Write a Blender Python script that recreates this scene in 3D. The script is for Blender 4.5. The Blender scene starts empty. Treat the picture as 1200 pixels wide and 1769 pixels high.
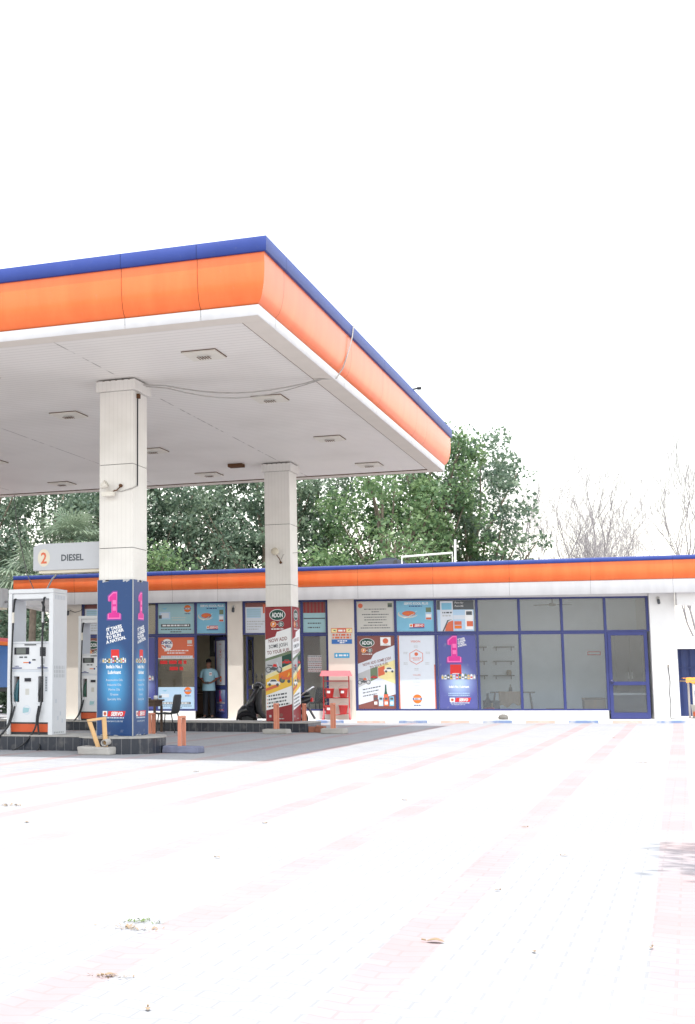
import bpy, bmesh, math, random
import numpy as np
from mathutils import Matrix, Vector, Euler
R = math.radians
C = bpy.context.scene.collection
SC = bpy.context.scene

# ------------------------------------------------------------------ camera
cd = bpy.data.cameras.new('camera'); cam = bpy.data.objects.new('camera', cd); C.objects.link(cam)
cd.sensor_fit = 'VERTICAL'; cd.sensor_height = 36; cd.lens = 36*2280/1769
cd.shift_x = 275/1769; cd.shift_y = -28.5/1769
cd.clip_end = 2000
cam.matrix_world = Matrix(((0.93581, 0.05259, 0.34856, 0), (0.35249, -0.12847, -0.92696, 0),
                           (-0.00397, 0.99032, -0.13876, 1.2), (0, 0, 0, 1)))
SC.camera = cam
# ------------------------------------------------------------------ world, sun, exposure
SUN = Vector((0.088, -0.26, 1.0)).normalized()
w = bpy.data.worlds.new('World'); SC.world = w; w.use_nodes = True
nt = w.node_tree; bg = nt.nodes['Background']
sky = nt.nodes.new('ShaderNodeTexSky'); sky.sky_type = 'NISHITA'; sky.sun_disc = False
sky.sun_elevation = math.asin(SUN.z); sky.sun_rotation = math.atan2(SUN.x, SUN.y)
sky.air_density = 2.2; sky.dust_density = 1.0; sky.ozone_density = 1.2
hs = nt.nodes.new('ShaderNodeHueSaturation'); hs.inputs['Saturation'].default_value = 0.32   # milky, hazy noon sky
nt.links.new(sky.outputs[0], hs.inputs['Color']); nt.links.new(hs.outputs[0], bg.inputs['Color'])
bg.inputs['Strength'].default_value = 0.15
sd = bpy.data.lights.new('sun', 'SUN'); sd.energy = 2.0; sd.angle = R(0.5); sd.color = (1, 0.975, 0.94)
so = bpy.data.objects.new('sun', sd); C.objects.link(so)
so.rotation_euler = SUN.to_track_quat('Z', 'Y').to_euler()
SC.view_settings.view_transform = 'Standard'; SC.view_settings.look = 'None'
SC.view_settings.gamma = 1; SC.view_settings.exposure = 1.3

# ------------------------------------------------------------------ materials
MT = {}
def mat(name, col, rough=0.6, spec=0.4, var=0.12, scale=6.0, bump=0.0, bscale=40.0, metal=0.0, coat=0.0):
    """procedural paint / plaster / metal: two noise octaves vary the colour and the gloss a little"""
    if name in MT: return MT[name]
    m = bpy.data.materials.new(name); m.use_nodes = True; t = m.node_tree; b = t.nodes['Principled BSDF']
    tc = t.nodes.new('ShaderNodeTexCoord')
    n = t.nodes.new('ShaderNodeTexNoise'); n.inputs['Scale'].default_value = scale; n.inputs['Detail'].default_value = 6
    t.links.new(tc.outputs['Object'], n.inputs['Vector'])
    mx = t.nodes.new('ShaderNodeMix'); mx.data_type = 'RGBA'
    d = [max(0, c*(1-var)) for c in col]; l = [min(1, c*(1+var*.6)) for c in col]
    mx.inputs[6].default_value = (*d, 1); mx.inputs[7].default_value = (*l, 1)
    t.links.new(n.outputs['Fac'], mx.inputs[0]); t.links.new(mx.outputs[2], b.inputs['Base Color'])
    b.inputs['Roughness'].default_value = rough; b.inputs['Specular IOR Level'].default_value = spec
    b.inputs['Metallic'].default_value = metal; b.inputs['Coat Weight'].default_value = coat
    if bump:
        n2 = t.nodes.new('ShaderNodeTexNoise'); n2.inputs['Scale'].default_value = bscale; n2.inputs['Detail'].default_value = 4
        t.links.new(tc.outputs['Object'], n2.inputs['Vector'])
        bp = t.nodes.new('ShaderNodeBump'); bp.inputs['Strength'].default_value = bump; bp.inputs['Distance'].default_value = 0.02
        t.links.new(n2.outputs['Fac'], bp.inputs['Height']); t.links.new(bp.outputs[0], b.inputs['Normal'])
    MT[name] = m; return m
def nodes(m): return m.node_tree.nodes, m.node_tree.links
def N(t, typ, **k):
    n = t.nodes.new(typ)
    for a, v in k.items(): setattr(n, a, v)
    return n
def mth(t, op, a, b=None):
    n = N(t, 'ShaderNodeMath', operation=op)
    for i, v in enumerate((a, b)):
        if v is None: continue
        if isinstance(v, (int, float)): n.inputs[i].default_value = v
        else: t.links.new(v, n.inputs[i])
    return n.outputs[0]
def mixc(t, f, a, b):
    n = N(t, 'ShaderNodeMix', data_type='RGBA')
    if isinstance(f, (int, float)): n.inputs[0].default_value = f
    else: t.links.new(f, n.inputs[0])
    for i, v in ((6, a), (7, b)):
        if isinstance(v, tuple): n.inputs[i].default_value = (*v, 1)
        else: t.links.new(v, n.inputs[i])
    return n.outputs[2]
def noise(t, vec, scale, detail=5):
    n = N(t, 'ShaderNodeTexNoise'); n.inputs['Scale'].default_value = scale; n.inputs['Detail'].default_value = detail
    t.links.new(vec, n.inputs['Vector']); return n.outputs['Fac']
def ramp(t, f, a, b):
    n = N(t, 'ShaderNodeMapRange', interpolation_type='SMOOTHSTEP'); n.inputs[1].default_value = a; n.inputs[2].default_value = b
    t.links.new(f, n.inputs[0]); return n.outputs[0]
def base(name, rough=.6, spec=.4):
    m = bpy.data.materials.new(name); m.use_nodes = True; t = m.node_tree; b = t.nodes['Principled BSDF']
    b.inputs['Roughness'].default_value = rough; b.inputs['Specular IOR Level'].default_value = spec
    tc = N(t, 'ShaderNodeTexCoord'); MT[name] = m
    return m, t, b, tc.outputs['Object']
def bumpn(t, b, h, strength, dist=0.02):
    bp = N(t, 'ShaderNodeBump'); bp.inputs['Strength'].default_value = strength; bp.inputs['Distance'].default_value = dist
    t.links.new(h, bp.inputs['Height']); t.links.new(bp.outputs[0], b.inputs['Normal'])

# interlocking grey pavers with rows of red pavers running away from the camera
m, t, b, oc = base('paving', .85, .2)
sx = N(t, 'ShaderNodeSeparateXYZ'); t.links.new(oc, sx.inputs[0])
zig = mth(t, 'MULTIPLY', mth(t, 'PINGPONG', mth(t, 'ADD', sx.outputs[0], 500), 0.115), 0.35)
cv = N(t, 'ShaderNodeCombineXYZ'); t.links.new(sx.outputs[0], cv.inputs[0]); t.links.new(mth(t, 'ADD', sx.outputs[1], zig), cv.inputs[1])
br = N(t, 'ShaderNodeTexBrick'); br.inputs['Scale'].default_value = 1; br.inputs['Brick Width'].default_value = .23
br.inputs['Row Height'].default_value = .115; br.inputs['Mortar Size'].default_value = .007; br.inputs['Mortar Smooth'].default_value = .3
br.inputs['Color1'].default_value = (.345, .345, .36, 1); br.inputs['Color2'].default_value = (.30, .30, .32, 1); br.inputs['Mortar'].default_value = (.265, .265, .27, 1)
t.links.new(cv.outputs[0], br.inputs['Vector'])
xs = mth(t, 'ADD', mth(t, 'ADD', sx.outputs[0], mth(t, 'MULTIPLY', sx.outputs[1], .008)), 500.3+.575)
fr = mth(t, 'MULTIPLY', mth(t, 'FRACT', mth(t, 'DIVIDE', xs, 1.15)), 1.15)
band = mth(t, 'SUBTRACT', 1, ramp(t, mth(t, 'ABSOLUTE', mth(t, 'ADD', mth(t, 'SUBTRACT', fr, .575), mth(t, 'MULTIPLY', zig, .8))), .115, .125))
wear = ramp(t, noise(t, oc, .9, 6), .32, .62)
redness = mth(t, 'MULTIPLY', band, mth(t, 'MULTIPLY', mth(t, 'ADD', mth(t, 'MULTIPLY', wear, .40), .42), .9))
redc = mixc(t, noise(t, oc, 9, 3), (.345, .225, .22), (.33, .25, .245))
c1 = mixc(t, redness, br.outputs['Color'], redc)
dust = mth(t, 'MULTIPLY', ramp(t, noise(t, oc, .35, 8), .42, .74), .55)
c2 = mixc(t, dust, c1, (.35, .343, .325))
grit = ramp(t, noise(t, oc, 22, 6), .66, .8)
c3 = mixc(t, mth(t, 'MULTIPLY', grit, .35), c2, (.24, .235, .225))
t.links.new(c3, b.inputs['Base Color'])
bumpn(t, b, mth(t, 'ADD', mth(t, 'MULTIPLY', br.outputs['Fac'], -1), mth(t, 'MULTIPLY', noise(t, oc, 60, 3), .25)), .35, .012)

# ribbed soffit sheet: real sheet joints as darker grooves
m, t, b, oc = base('soffit_sheet', .45, .4)
sx = N(t, 'ShaderNodeSeparateXYZ'); t.links.new(oc, sx.inputs[0])
g = mth(t, 'FRACT', mth(t, 'DIVIDE', mth(t, 'ADD', sx.outputs[1], 100), .15))
gr = mth(t, 'SUBTRACT', 1, ramp(t, mth(t, 'ABSOLUTE', mth(t, 'SUBTRACT', g, .5)), .05, .10))
seam = mth(t, 'SUBTRACT', 1, ramp(t, mth(t, 'ABSOLUTE', mth(t, 'SUBTRACT', mth(t, 'FRACT', mth(t, 'DIVIDE', mth(t, 'ADD', sx.outputs[0], 102.35), 4.15)), .5)), .002, .004))
st = ramp(t, noise(t, oc, .5, 6), .4, .75)
c = mixc(t, st, (.78, .745, .70), (.70, .665, .62))
c = mixc(t, mth(t, 'MULTIPLY', gr, .42), c, (.45, .42, .39))
c = mixc(t, mth(t, 'MULTIPLY', mth(t, 'MULTIPLY', seam, ramp(t, noise(t, oc, 3, 3), .4, .6)), .8), c, (.2, .17, .15))
t.links.new(c, b.inputs['Base Color']); bumpn(t, b, mth(t, 'MULTIPLY', gr, -1), .3, .01)

# column cladding: cream aluminium with faint vertical pin lines
m, t, b, oc = base('cladding', .45, .4)
sx = N(t, 'ShaderNodeSeparateXYZ'); t.links.new(oc, sx.inputs[0])
v = mth(t, 'FRACT', mth(t, 'DIVIDE', mth(t, 'ADD', mth(t, 'ADD', sx.outputs[0], sx.outputs[1]), 100), .08))
vl = mth(t, 'SUBTRACT', 1, ramp(t, mth(t, 'ABSOLUTE', mth(t, 'SUBTRACT', v, .5)), .06, .12))
c = mixc(t, ramp(t, noise(t, oc, 1.4, 7), .35, .75), (.73, .70, .655), (.64, .61, .565))
c = mixc(t, mth(t, 'MULTIPLY', vl, .13), c, (.4, .37, .33))
t.links.new(c, b.inputs['Base Color'])

def panel_paint(name, c1, c2, rough, coat):
    m, t, b, oc = base(name, rough, .5)
    st = N(t, 'ShaderNodeMapping'); st.inputs['Scale'].default_value = (1.2, 1.2, .25); t.links.new(oc, st.inputs[0])
    c = mixc(t, ramp(t, noise(t, st.outputs[0], 3, 6), .3, .75), c1, c2)
    c = mixc(t, mth(t, 'MULTIPLY', ramp(t, noise(t, oc, 14, 5), .62, .8), .25), c, tuple(x*.6+.1 for x in c1))
    t.links.new(c, b.inputs['Base Color']); b.inputs['Coat Weight'].default_value = coat; b.inputs['Coat Roughness'].default_value = .12
panel_paint('orange_panel', (.80, .135, .018), (.82, .165, .03), .38, .35)
panel_paint('blue_panel', (.004, .027, .20), (.008, .033, .22), .5, .05)
panel_paint('white_panel', (.74, .74, .75), (.66, .66, .67), .4, .2)
# black tile facing with grout joints
m, t, b, oc = base('black_tile', .22, .5)
br = N(t, 'ShaderNodeTexBrick'); br.offset = 0; br.inputs['Scale'].default_value = 1; br.inputs['Brick Width'].default_value = .16; br.inputs['Row Height'].default_value = 2
br.inputs['Mortar Size'].default_value = .004; br.inputs['Color1'].default_value = (.022, .028, .040, 1); br.inputs['Color2'].default_value = (.032, .037, .05, 1); br.inputs['Mortar'].default_value = (.16, .16, .17, 1)
uv = N(t, 'ShaderNodeUVMap'); uv.uv_map = 'wrap'
t.links.new(uv.outputs[0], br.inputs['Vector'])
c = mixc(t, mth(t, 'MULTIPLY', ramp(t, noise(t, oc, 5, 6), .5, .72), .5), br.outputs['Color'], (.17, .16, .155))
t.links.new(c, b.inputs['Base Color'])
# kerb blocks painted blue, white and faded red in turn
m, t, b, oc = base('kerb_paint', .7, .3)
sx = N(t, 'ShaderNodeSeparateXYZ'); t.links.new(oc, sx.inputs[0])
k = mth(t, 'FLOORED_MODULO', mth(t, 'FLOOR', mth(t, 'DIVIDE', mth(t, 'ADD', sx.outputs[0], 50.15), 1.15)), 2)
c = mixc(t, k, (.20, .27, .45), (.62, .44, .37))
wh = mth(t, 'GREATER_THAN', mth(t, 'FRACT', mth(t, 'DIVIDE', mth(t, 'ADD', sx.outputs[0], 50.15), 1.15)), .68)
c = mixc(t, wh, c, (.75, .74, .72)); c = mixc(t, mth(t, 'MULTIPLY', ramp(t, noise(t, oc, 4, 6), .42, .68), .75), c, (.6, .58, .54))
t.links.new(c, b.inputs['Base Color'])
# printed blue gradient of the lubricant adverts (a lighter blue disc is part of the print)
def print_glow(name, dark, light, cx, cz, rx, rz):
    m, t, b, oc = base(name, .35, .4)
    mp = N(t, 'ShaderNodeMapping'); mp.inputs['Location'].default_value = (-cx/rx, 0, -cz/rz); mp.inputs['Scale'].default_value = (1/rx, 0, 1/rz); t.links.new(oc, mp.inputs[0])
    ln = N(t, 'ShaderNodeVectorMath', operation='LENGTH'); t.links.new(mp.outputs[0], ln.inputs[0])
    f = mth(t, 'SUBTRACT', 1, ramp(t, ln.outputs['Value'], 0, 1))
    c = mixc(t, f, dark, light); c = mixc(t, mth(t, 'MULTIPLY', ramp(t, noise(t, oc, 7, 6), .6, .78), .3), c, (.3, .32, .36))
    t.links.new(c, b.inputs['Base Color'])
    return m
# glass: clear, with a mirror coat that follows the viewing angle; dusty film
def glass(name, tint, refl=1.0, film=.06, dcol=(.55, .59, .61)):
    m = bpy.data.materials.new(name); m.use_nodes = True; t = m.node_tree; t.nodes.remove(t.nodes['Principled BSDF'])
    out = [n for n in t.nodes if n.type == 'OUTPUT_MATERIAL'][0]
    tr = N(t, 'ShaderNodeBsdfTransparent'); tr.inputs[0].default_value = (*tint, 1)
    gl = N(t, 'ShaderNodeBsdfGlossy'); gl.inputs['Roughness'].default_value = .03
    fz = N(t, 'ShaderNodeFresnel'); fz.inputs['IOR'].default_value = 1.52
    tc = N(t, 'ShaderNodeTexCoord')
    df = N(t, 'ShaderNodeBsdfDiffuse'); df.inputs[0].default_value = (*dcol, 1)
    m0 = N(t, 'ShaderNodeMixShader'); t.links.new(mth(t, 'ADD', mth(t, 'MULTIPLY', ramp(t, noise(t, tc.outputs['Object'], 2.6, 8), .35, .85), film*.35), film*.85), m0.inputs[0])
    t.links.new(tr.outputs[0], m0.inputs[1]); t.links.new(df.outputs[0], m0.inputs[2])
    m1 = N(t, 'ShaderNodeMixShader'); t.links.new(mth(t, 'MULTIPLY', fz.outputs[0], refl), m1.inputs[0])
    t.links.new(m0.outputs[0], m1.inputs[1]); t.links.new(gl.outputs[0], m1.inputs[2]); t.links.new(m1.outputs[0], out.inputs['Surface'])
    MT[name] = m
glass('clear_glass', (.92, .95, .97), 1.0, .085); glass('bronze_glass', (.80, .77, .68), 1.5, .11, (.55, .50, .40))
def leafmat(name, dark, light, trans):
    m, t, b, oc = base(name, .38, .5)
    at = N(t, 'ShaderNodeAttribute'); at.attribute_name = 'tone'
    c = mixc(t, at.outputs['Fac'], dark, light); t.links.new(c, b.inputs['Base Color'])
    tl = N(t, 'ShaderNodeBsdfTranslucent'); t.links.new(c, tl.inputs[0])
    ms = N(t, 'ShaderNodeMixShader'); ms.inputs[0].default_value = trans
    out = [n for n in t.nodes if n.type == 'OUTPUT_MATERIAL'][0]
    t.links.new(b.outputs[0], ms.inputs[1]); t.links.new(tl.outputs[0], ms.inputs[2]); t.links.new(ms.outputs[0], out.inputs['Surface'])
leafmat('leaf_dark', (.088, .142, .10), (.22, .29, .19), .45)
leafmat('leaf_fresh', (.095, .175, .08), (.23, .33, .145), .47)
leafmat('leaf_palm', (.12, .18, .11), (.26, .32, .22), .35)
for a in [('bark', (.20, .165, .13), .9, .1, .4, 8, .6), ('bare_bark', (.43, .40, .405), .9, .1, .3, 8, .3),  # bare_bark is paled in colour to stand in for overexposed veiling
          ('cream_wall', (.66, .605, .54), .8, .2, .08, 3, .15), ('white_wall', (.72, .71, .70), .8, .2, .06, 3, .15), ('roof_concrete', (.4, .39, .37), .9, .1),
          ('blue_frame', (.032, .042, .165), .4, .4, .15), ('dark_gap', (.03, .03, .03), .9, .1), ('inner_wall', (.80, .83, .85), .9, .1, .10, 2),
          ('khaki_wall', (.64, .585, .47), .9, .1, .12, 2), ('inner_floor', (.58, .58, .57), .5, .3, .15), ('inner_ceiling', (.82, .82, .82), .9, .1),
          ('dispenser_white', (.70, .71, .73), .35, .5, .05), ('dispenser_grey', (.58, .61, .66), .35, .5, .06), ('dispenser_red', (.62, .10, .03), .4, .4, .2),
          ('black_rubber', (.022, .023, .026), .45, .4, .2), ('screen', (.10, .12, .115), .15, .6, .1), ('navy_trim', (.04, .045, .12), .4, .4),
          ('teal_plastic', (.02, .10, .13), .35, .5), ('green_plastic', (.015, .085, .055), .35, .5), ('steel', (.45, .45, .46), .35, .5, .1, 8, 0, 40, .8),
          ('sign_grey', (.47, .48, .50), .4, .4, .05), ('sign_cream', (.66, .60, .48), .5, .3), ('lamp_frame', (.72, .68, .60), .5, .3, .1), ('lamp_glass', (.6, .58, .52), .25, .5, .05),
          ('rust', (.13, .065, .035), .9, .1, .4, 20), ('concrete', (.42, .40, .375), .95, .1, .25, 7, .5, 30), ('blue_concrete', (.20, .21, .29), .95, .1, .45, 6, .5, 30),
          ('guard_orange', (.64, .25, .16), .6, .3, .22, 9), ('guard_yellow', (.70, .44, .21), .6, .3, .25, 9), ('brick_red', (.36, .15, .10), .9, .1, .3, 12, .5, 40),
          ('red_paint', (.50, .025, .03), .35, .5, .12), ('pink_roof', (.66, .12, .14), .3, .5, .2), ('bucket_red', (.55, .02, .02), .35, .5, .1), ('paper', (.75, .75, .73), .7, .2, .03),
          ('black_plastic', (.018, .019, .022), .3, .5, .15), ('scooter_black', (.014, .015, .019), .18, .6, .1), ('seat_vinyl', (.02, .02, .022), .55, .3, .2), ('chrome', (.7, .7, .7), .12, .5, .02, 6, 0, 40, 1),
          ('wood_dark', (.10, .065, .045), .6, .3, .3, 12), ('wood_tan', (.42, .30, .19), .7, .2, .2, 10), ('cardboard', (.38, .29, .20), .9, .1, .15), ('charcoal', (.05, .052, .055), .6, .3, .2),
          ('skin', (.17, .085, .055), .55, .3, .06), ('hair', (.008, .008, .009), .9, .05), ('shirt', (.26, .44, .53), .85, .1, .1, 12), ('trousers', (.018, .02, .026), .85, .1, .2), ('collar_red', (.30, .04, .045), .8, .1),
          ('tank_black', (.035, .04, .055), .7, .2, .1), ('pipe_white', (.75, .75, .72), .4, .4, .05), ('shed_blue', (.022, .040, .14), .45, .4, .2, 3), ('shed_white', (.66, .67, .69), .6, .3, .1), ('orange_cloth', (.75, .30, .06), .8, .2, .3, 5),
          ('dry_leaf_brown', (.30, .22, .14), .8, .2, .3), ('weed', (.12, .17, .05), .8, .2, .4, 20), ('glass_lens', (.75, .72, .62), .1, .6), ('truck_blue', (.03, .14, .42), .4, .4, .15), ('tyre', (.02, .02, .02), .9, .1, .2),
          # print inks
          ('ink_white', (.78, .78, .78), .4, .3, .03), ('ink_black', (.02, .02, .03), .4, .3), ('ink_red', (.62, .03, .03), .4, .3, .06), ('ink_orange', (.72, .17, .03), .4, .3, .06), ('ink_navy', (.03, .05, .2), .4, .3),
          ('ink_pink', (.80, .16, .42), .4, .3, .05), ('ink_magenta', (.62, .03, .26), .4, .3, .15), ('ink_halo', (.20, .05, .28), .4, .3, .1), ('ink_maroon', (.26, .03, .035), .4, .3, .1), ('ink_green', (.02, .07, .05), .4, .3),
          ('ink_olive', (.16, .21, .13), .4, .3, .2), ('ink_grey', (.45, .46, .47), .4, .3, .15), ('ink_pale', (.62, .66, .72), .4, .3, .05), ('ink_yellow', (.80, .50, .07), .4, .3, .15), ('ink_lightyellow', (.80, .70, .35), .4, .3, .15),
          ('ink_sky', (.20, .46, .62), .4, .3, .12), ('ink_teal', (.33, .52, .56), .4, .3, .08), ('ink_lilac', (.12, .13, .36), .4, .3, .06), ('ink_lightblue', (.42, .58, .74), .4, .3, .06), ('ink_dark', (.09, .1, .11), .4, .3), ('ink_cream', (.55, .54, .50), .4, .3, .04),
          ('ink_coral', (.62, .14, .07), .4, .3, .06), ('ink_brick', (.22, .08, .07), .4, .3, .1)]:
    mat(*a)
mat('rough_stone', (.20, .19, .175), .95, .1, .4, 14, .6, 30)
mat('ink_cyan', (.06, .36, .62), .4, .3)
mat('trouser_belt', (.02, .015, .012), .5, .3)

# ------------------------------------------------------------------ mesh builder
class M:
    def __init__(s): s.v = []; s.f = []; s.m = []; s.mats = []; s.sm = []
    def mi(s, name):
        if name not in s.mats: s.mats.append(name)
        return s.mats.index(name)
    def add(s, vs, fs, mt, smooth=False):
        o = len(s.v); s.v += [tuple(v) for v in vs]; k = s.mi(mt)
        for f in fs: s.f.append([i+o for i in f]); s.m.append(k); s.sm.append(smooth)
        return s
    def box(s, x0, x1, y0, y1, z0, z1, mt, X=None):
        vs = [(x, y, z) for z in (z0, z1) for y in (y0, y1) for x in (x0, x1)]
        if X: vs = [X @ Vector(v) for v in vs]
        return s.add(vs, [(0, 2, 3, 1), (4, 5, 7, 6), (0, 1, 5, 4), (2, 6, 7, 3), (0, 4, 6, 2), (1, 3, 7, 5)], mt)
    def tube(s, pts, r, mt, n=8, cap=True):
        pts = [Vector(p) for p in pts]; rs = r if isinstance(r, (list, tuple)) else [r]*len(pts)
        vs = []; up = None
        for i, p in enumerate(pts):
            d = (pts[min(i+1, len(pts)-1)]-pts[max(i-1, 0)]).normalized()
            if up is None: up = Vector((0, 0, 1)) if abs(d.z) < .9 else Vector((1, 0, 0))
            a = d.cross(up).normalized(); b = a.cross(d).normalized(); up = b
            vs += [p+(a*math.cos(k*2*math.pi/n)+b*math.sin(k*2*math.pi/n))*rs[i] for k in range(n)]
        fs = [(i*n+k, i*n+(k+1) % n, (i+1)*n+(k+1) % n, (i+1)*n+k) for i in range(len(pts)-1) for k in range(n)]
        s.add(vs, fs, mt, True)
        if cap: s.add(vs[:n], [tuple(range(n))], mt); s.add(vs[-n:], [tuple(range(n))[::-1]], mt)
        return s
    def lathe(s, prof, mt, c=(0, 0, 0), n=20, X=None):
        vs = [Vector((c[0]+r*math.cos(k*2*math.pi/n), c[1]+r*math.sin(k*2*math.pi/n), c[2]+z)) for r, z in prof for k in range(n)]
        if X: vs = [X @ v for v in vs]
        fs = [(i*n+k, i*n+(k+1) % n, (i+1)*n+(k+1) % n, (i+1)*n+k) for i in range(len(prof)-1) for k in range(n)]
        return s.add(vs, fs, mt, True)
    def loft(s, rings, mt, cap=True):
        n = len(rings[0]); vs = [p for r in rings for p in r]
        fs = [(i*n+k, i*n+(k+1) % n, (i+1)*n+(k+1) % n, (i+1)*n+k) for i in range(len(rings)-1) for k in range(n)]
        s.add(vs, fs, mt, True)
        if cap: s.add(rings[0], [tuple(range(n))[::-1]], mt); s.add(rings[-1], [tuple(range(n))], mt)
        return s
    def prism(s, poly, y0, y1, mt):      # outline in x,z pushed along y
        n = len(poly); vs = [(x, y0, z) for x, z in poly]+[(x, y1, z) for x, z in poly]
        fs = [tuple(range(n)), tuple(range(2*n-1, n-1, -1))]+[(k, k+n, (k+1) % n+n, (k+1) % n) for k in range(n)]
        return s.add(vs, fs, mt)
    def poly(s, pts, y, mt): return s.add([(x, y, z) for x, z in pts], [tuple(range(len(pts)))], mt)
    def disc(s, x, z, rx, rz, y, mt, n=24): return s.poly([(x+rx*math.cos(k*2*math.pi/n), z+rz*math.sin(k*2*math.pi/n)) for k in range(n)], y, mt)
    def text(s, body, size, x, z, y, mt, align='CENTER', shear=0, bold=0, rot=0, sx=1):
        cu = bpy.data.curves.new('lettering', 'FONT'); cu.body = body; cu.size = size; cu.align_x = align; cu.shear = shear; cu.offset = bold; cu.resolution_u = 2
        o = bpy.data.objects.new('lettering', cu); C.objects.link(o)
        me = o.to_mesh(); cr, sr = math.cos(rot), math.sin(rot)
        vs = [(x+(v.co.x*sx)*cr-v.co.y*sr, y, z+(v.co.x*sx)*sr+v.co.y*cr) for v in me.vertices]
        s.add(vs, [tuple(p.vertices) for p in me.polygons], mt)
        o.to_mesh_clear(); bpy.data.objects.remove(o); bpy.data.curves.remove(cu); return s
    def dashes(s, x0, x1, z, hgt, y, mt, seed=0, rot=0):      # a line of print too small to read
        rnd = random.Random(seed+int(abs(x0*37+z*91)*10)); x = x0; tr = math.tan(rot)
        while x < x1:
            wd = min(rnd.uniform(.6, 2.6)*hgt, x1-x); a = z+(x-x0)*tr; c = z+(x+wd-x0)*tr
            s.poly([(x, a), (x+wd, c), (x+wd, c+hgt), (x, a+hgt)], y, mt); x += wd+hgt*.5
        return s
    def build(s, name, parent=None, loc=(0, 0, 0), rotz=0, bevel=0, wrapuv=None):
        me = bpy.data.meshes.new(name); me.from_pydata(s.v, [], s.f)
        for k in s.mats: me.materials.append(MT[k])
        me.polygons.foreach_set('material_index', s.m); me.polygons.foreach_set('use_smooth', s.sm)
        if wrapuv:
            uvl = me.uv_layers.new(name='wrap')
            for p in me.polygons:
                for li in p.loop_indices:
                    co = me.vertices[me.loops[li].vertex_index].co; uvl.data[li].uv = wrapuv(co, p.normal)
        me.update(); o = bpy.data.objects.new(name, me); C.objects.link(o)
        if parent: o.parent = parent
        o.location = loc; o.rotation_euler = (0, 0, rotz)
        if bevel:
            bv = o.modifiers.new('bevel', 'BEVEL'); bv.width = bevel; bv.segments = 2; bv.limit_method = 'ANGLE'; bv.angle_limit = R(50)
        return o
def tag(o, label, cat, group=None, kind=None):
    o['label'] = label; o['category'] = cat
    if group: o['group'] = group
    if kind: o['kind'] = kind
    return o
def structure(o): o['kind'] = 'structure'; return o
def thing(name, label, cat, loc=(0, 0, 0), rotz=0, group=None):
    o = bpy.data.objects.new(name, None); o.empty_display_size = .2; C.objects.link(o); o.location = loc; o.rotation_euler = (0, 0, rotz)
    return tag(o, label, cat, group)
def copy_tree(o, parent=None):
    c = o.copy(); C.objects.link(c); c.parent = parent
    for ch in list(o.children): copy_tree(ch, c)
    return c
def dup(o, label, loc, rotz=None):
    c = copy_tree(o); c['label'] = label; c.location = loc
    if rotz is not None: c.rotation_euler = (0, 0, rotz)
    return c
def skin(name, joints, edges, mt, parent=None, sub=2, root=0):
    me = bpy.data.meshes.new(name); me.from_pydata([j[0] for j in joints], edges, []); me.materials.append(MT[mt])
    o = bpy.data.objects.new(name, me); C.objects.link(o)
    if parent: o.parent = parent
    md = o.modifiers.new('skin', 'SKIN'); md.use_smooth_shade = True
    sv = me.skin_vertices[0].data
    for i, j in enumerate(joints):
        r = j[1] if isinstance(j[1], tuple) else (j[1], j[1]); sv[i].radius = r; sv[i].use_root = (i == root)
    sb = o.modifiers.new('sub', 'SUBSURF'); sb.levels = sub; sb.render_levels = sub
    return o

# ================================================================== THE SETTING
structure(M().add([(-400, -60, 0), (400, -60, 0), (400, 600, 0), (-400, 600, 0)], [(0, 1, 2, 3)], 'paving').build('ground'))
BO = Vector((-17.21, 35.42, 0)); BA = R(12.834)
def BL(u, y, z): return BO + Vector((u*math.cos(BA)-y*math.sin(BA), u*math.sin(BA)+y*math.cos(BA), z))

# ------------------------------------------------------------------ fuel canopy
XL, XR, YF, YB, ZS = -22.6, -5.52, 17.53, 32.95, 6.376
canopy = thing('fuel_canopy', 'large flat filling station canopy with orange fascia and blue top edge on cream columns', 'canopy', (0, 0, 0))
def sweep(m, prof, side, a, b, mt, capends=False):
    """one fascia panel: the profile (outset, z) swept along a side from a to b; None = mitred canopy corner"""
    vs = []
    for end in (a, b):
        for o, z in prof:
            e = end
            if side in 'fb':
                if end == 'lo': e = XL-o
                if end == 'hi': e = XR+o
                vs.append((e, YF-o if side == 'f' else YB+o, z))
            else:
                if end == 'lo': e = YF-o
                if end == 'hi': e = YB+o
                vs.append((XR+o if side == 'r' else XL-o, e, z))
    n = len(prof); m.add(vs, [(k, k+1, n+k+1, n+k) for k in range(n-1)], mt, True)
WH = [(0, 6.376), (.015, 6.382), (.02, 6.53)]
ORG = [(.0, 6.5356), (.03, 6.5531), (.07, 6.5948), (.105, 6.6689), (.130, 6.7615), (.148, 6.8726), (.157, 6.9837), (.160, 7.1041), (.158, 7.2523)]
BLU = [(.155, 7.2541), (.197, 7.2569), (.2, 7.2615), (.2, 7.4699), (.195, 7.4745), (-.3, 7.4754)]
BACK = [(-.02, 6.40), (-.02, 6.5393), (.02, 6.5578), (.09, 6.6874), (.13, 6.8726), (.14, 7.2430), (.17, 7.2708), (.17, 7.4560)]
jf = [-21.2, -18.4, -15.8, -13.2, -10.4, -7.58, -6.38]; jr = [18.35, 22.6, 25.2, 28.7, 29.9]
for nm, prof, mt in (('blue_edge', BLU, 'blue_panel'), ('orange_fascia', ORG, 'orange_panel'), ('white_edge', WH, 'white_panel')):
    m = M()
    for side, js in (('f', jf), ('r', jr), ('b', jf), ('l', jr)):
        st = ['lo']+js+['hi']; g = .0035
        for a, b in zip(st[:-1], st[1:]):
            sweep(m, prof, side, a if a == 'lo' else a+g, b if b == 'hi' else b-g, mt)
    m.build(nm, canopy)
m = M()
for side in 'frbl': sweep(m, BACK, side, 'lo', 'hi', 'dark_gap')
m.build('fascia_backing', canopy)
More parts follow.
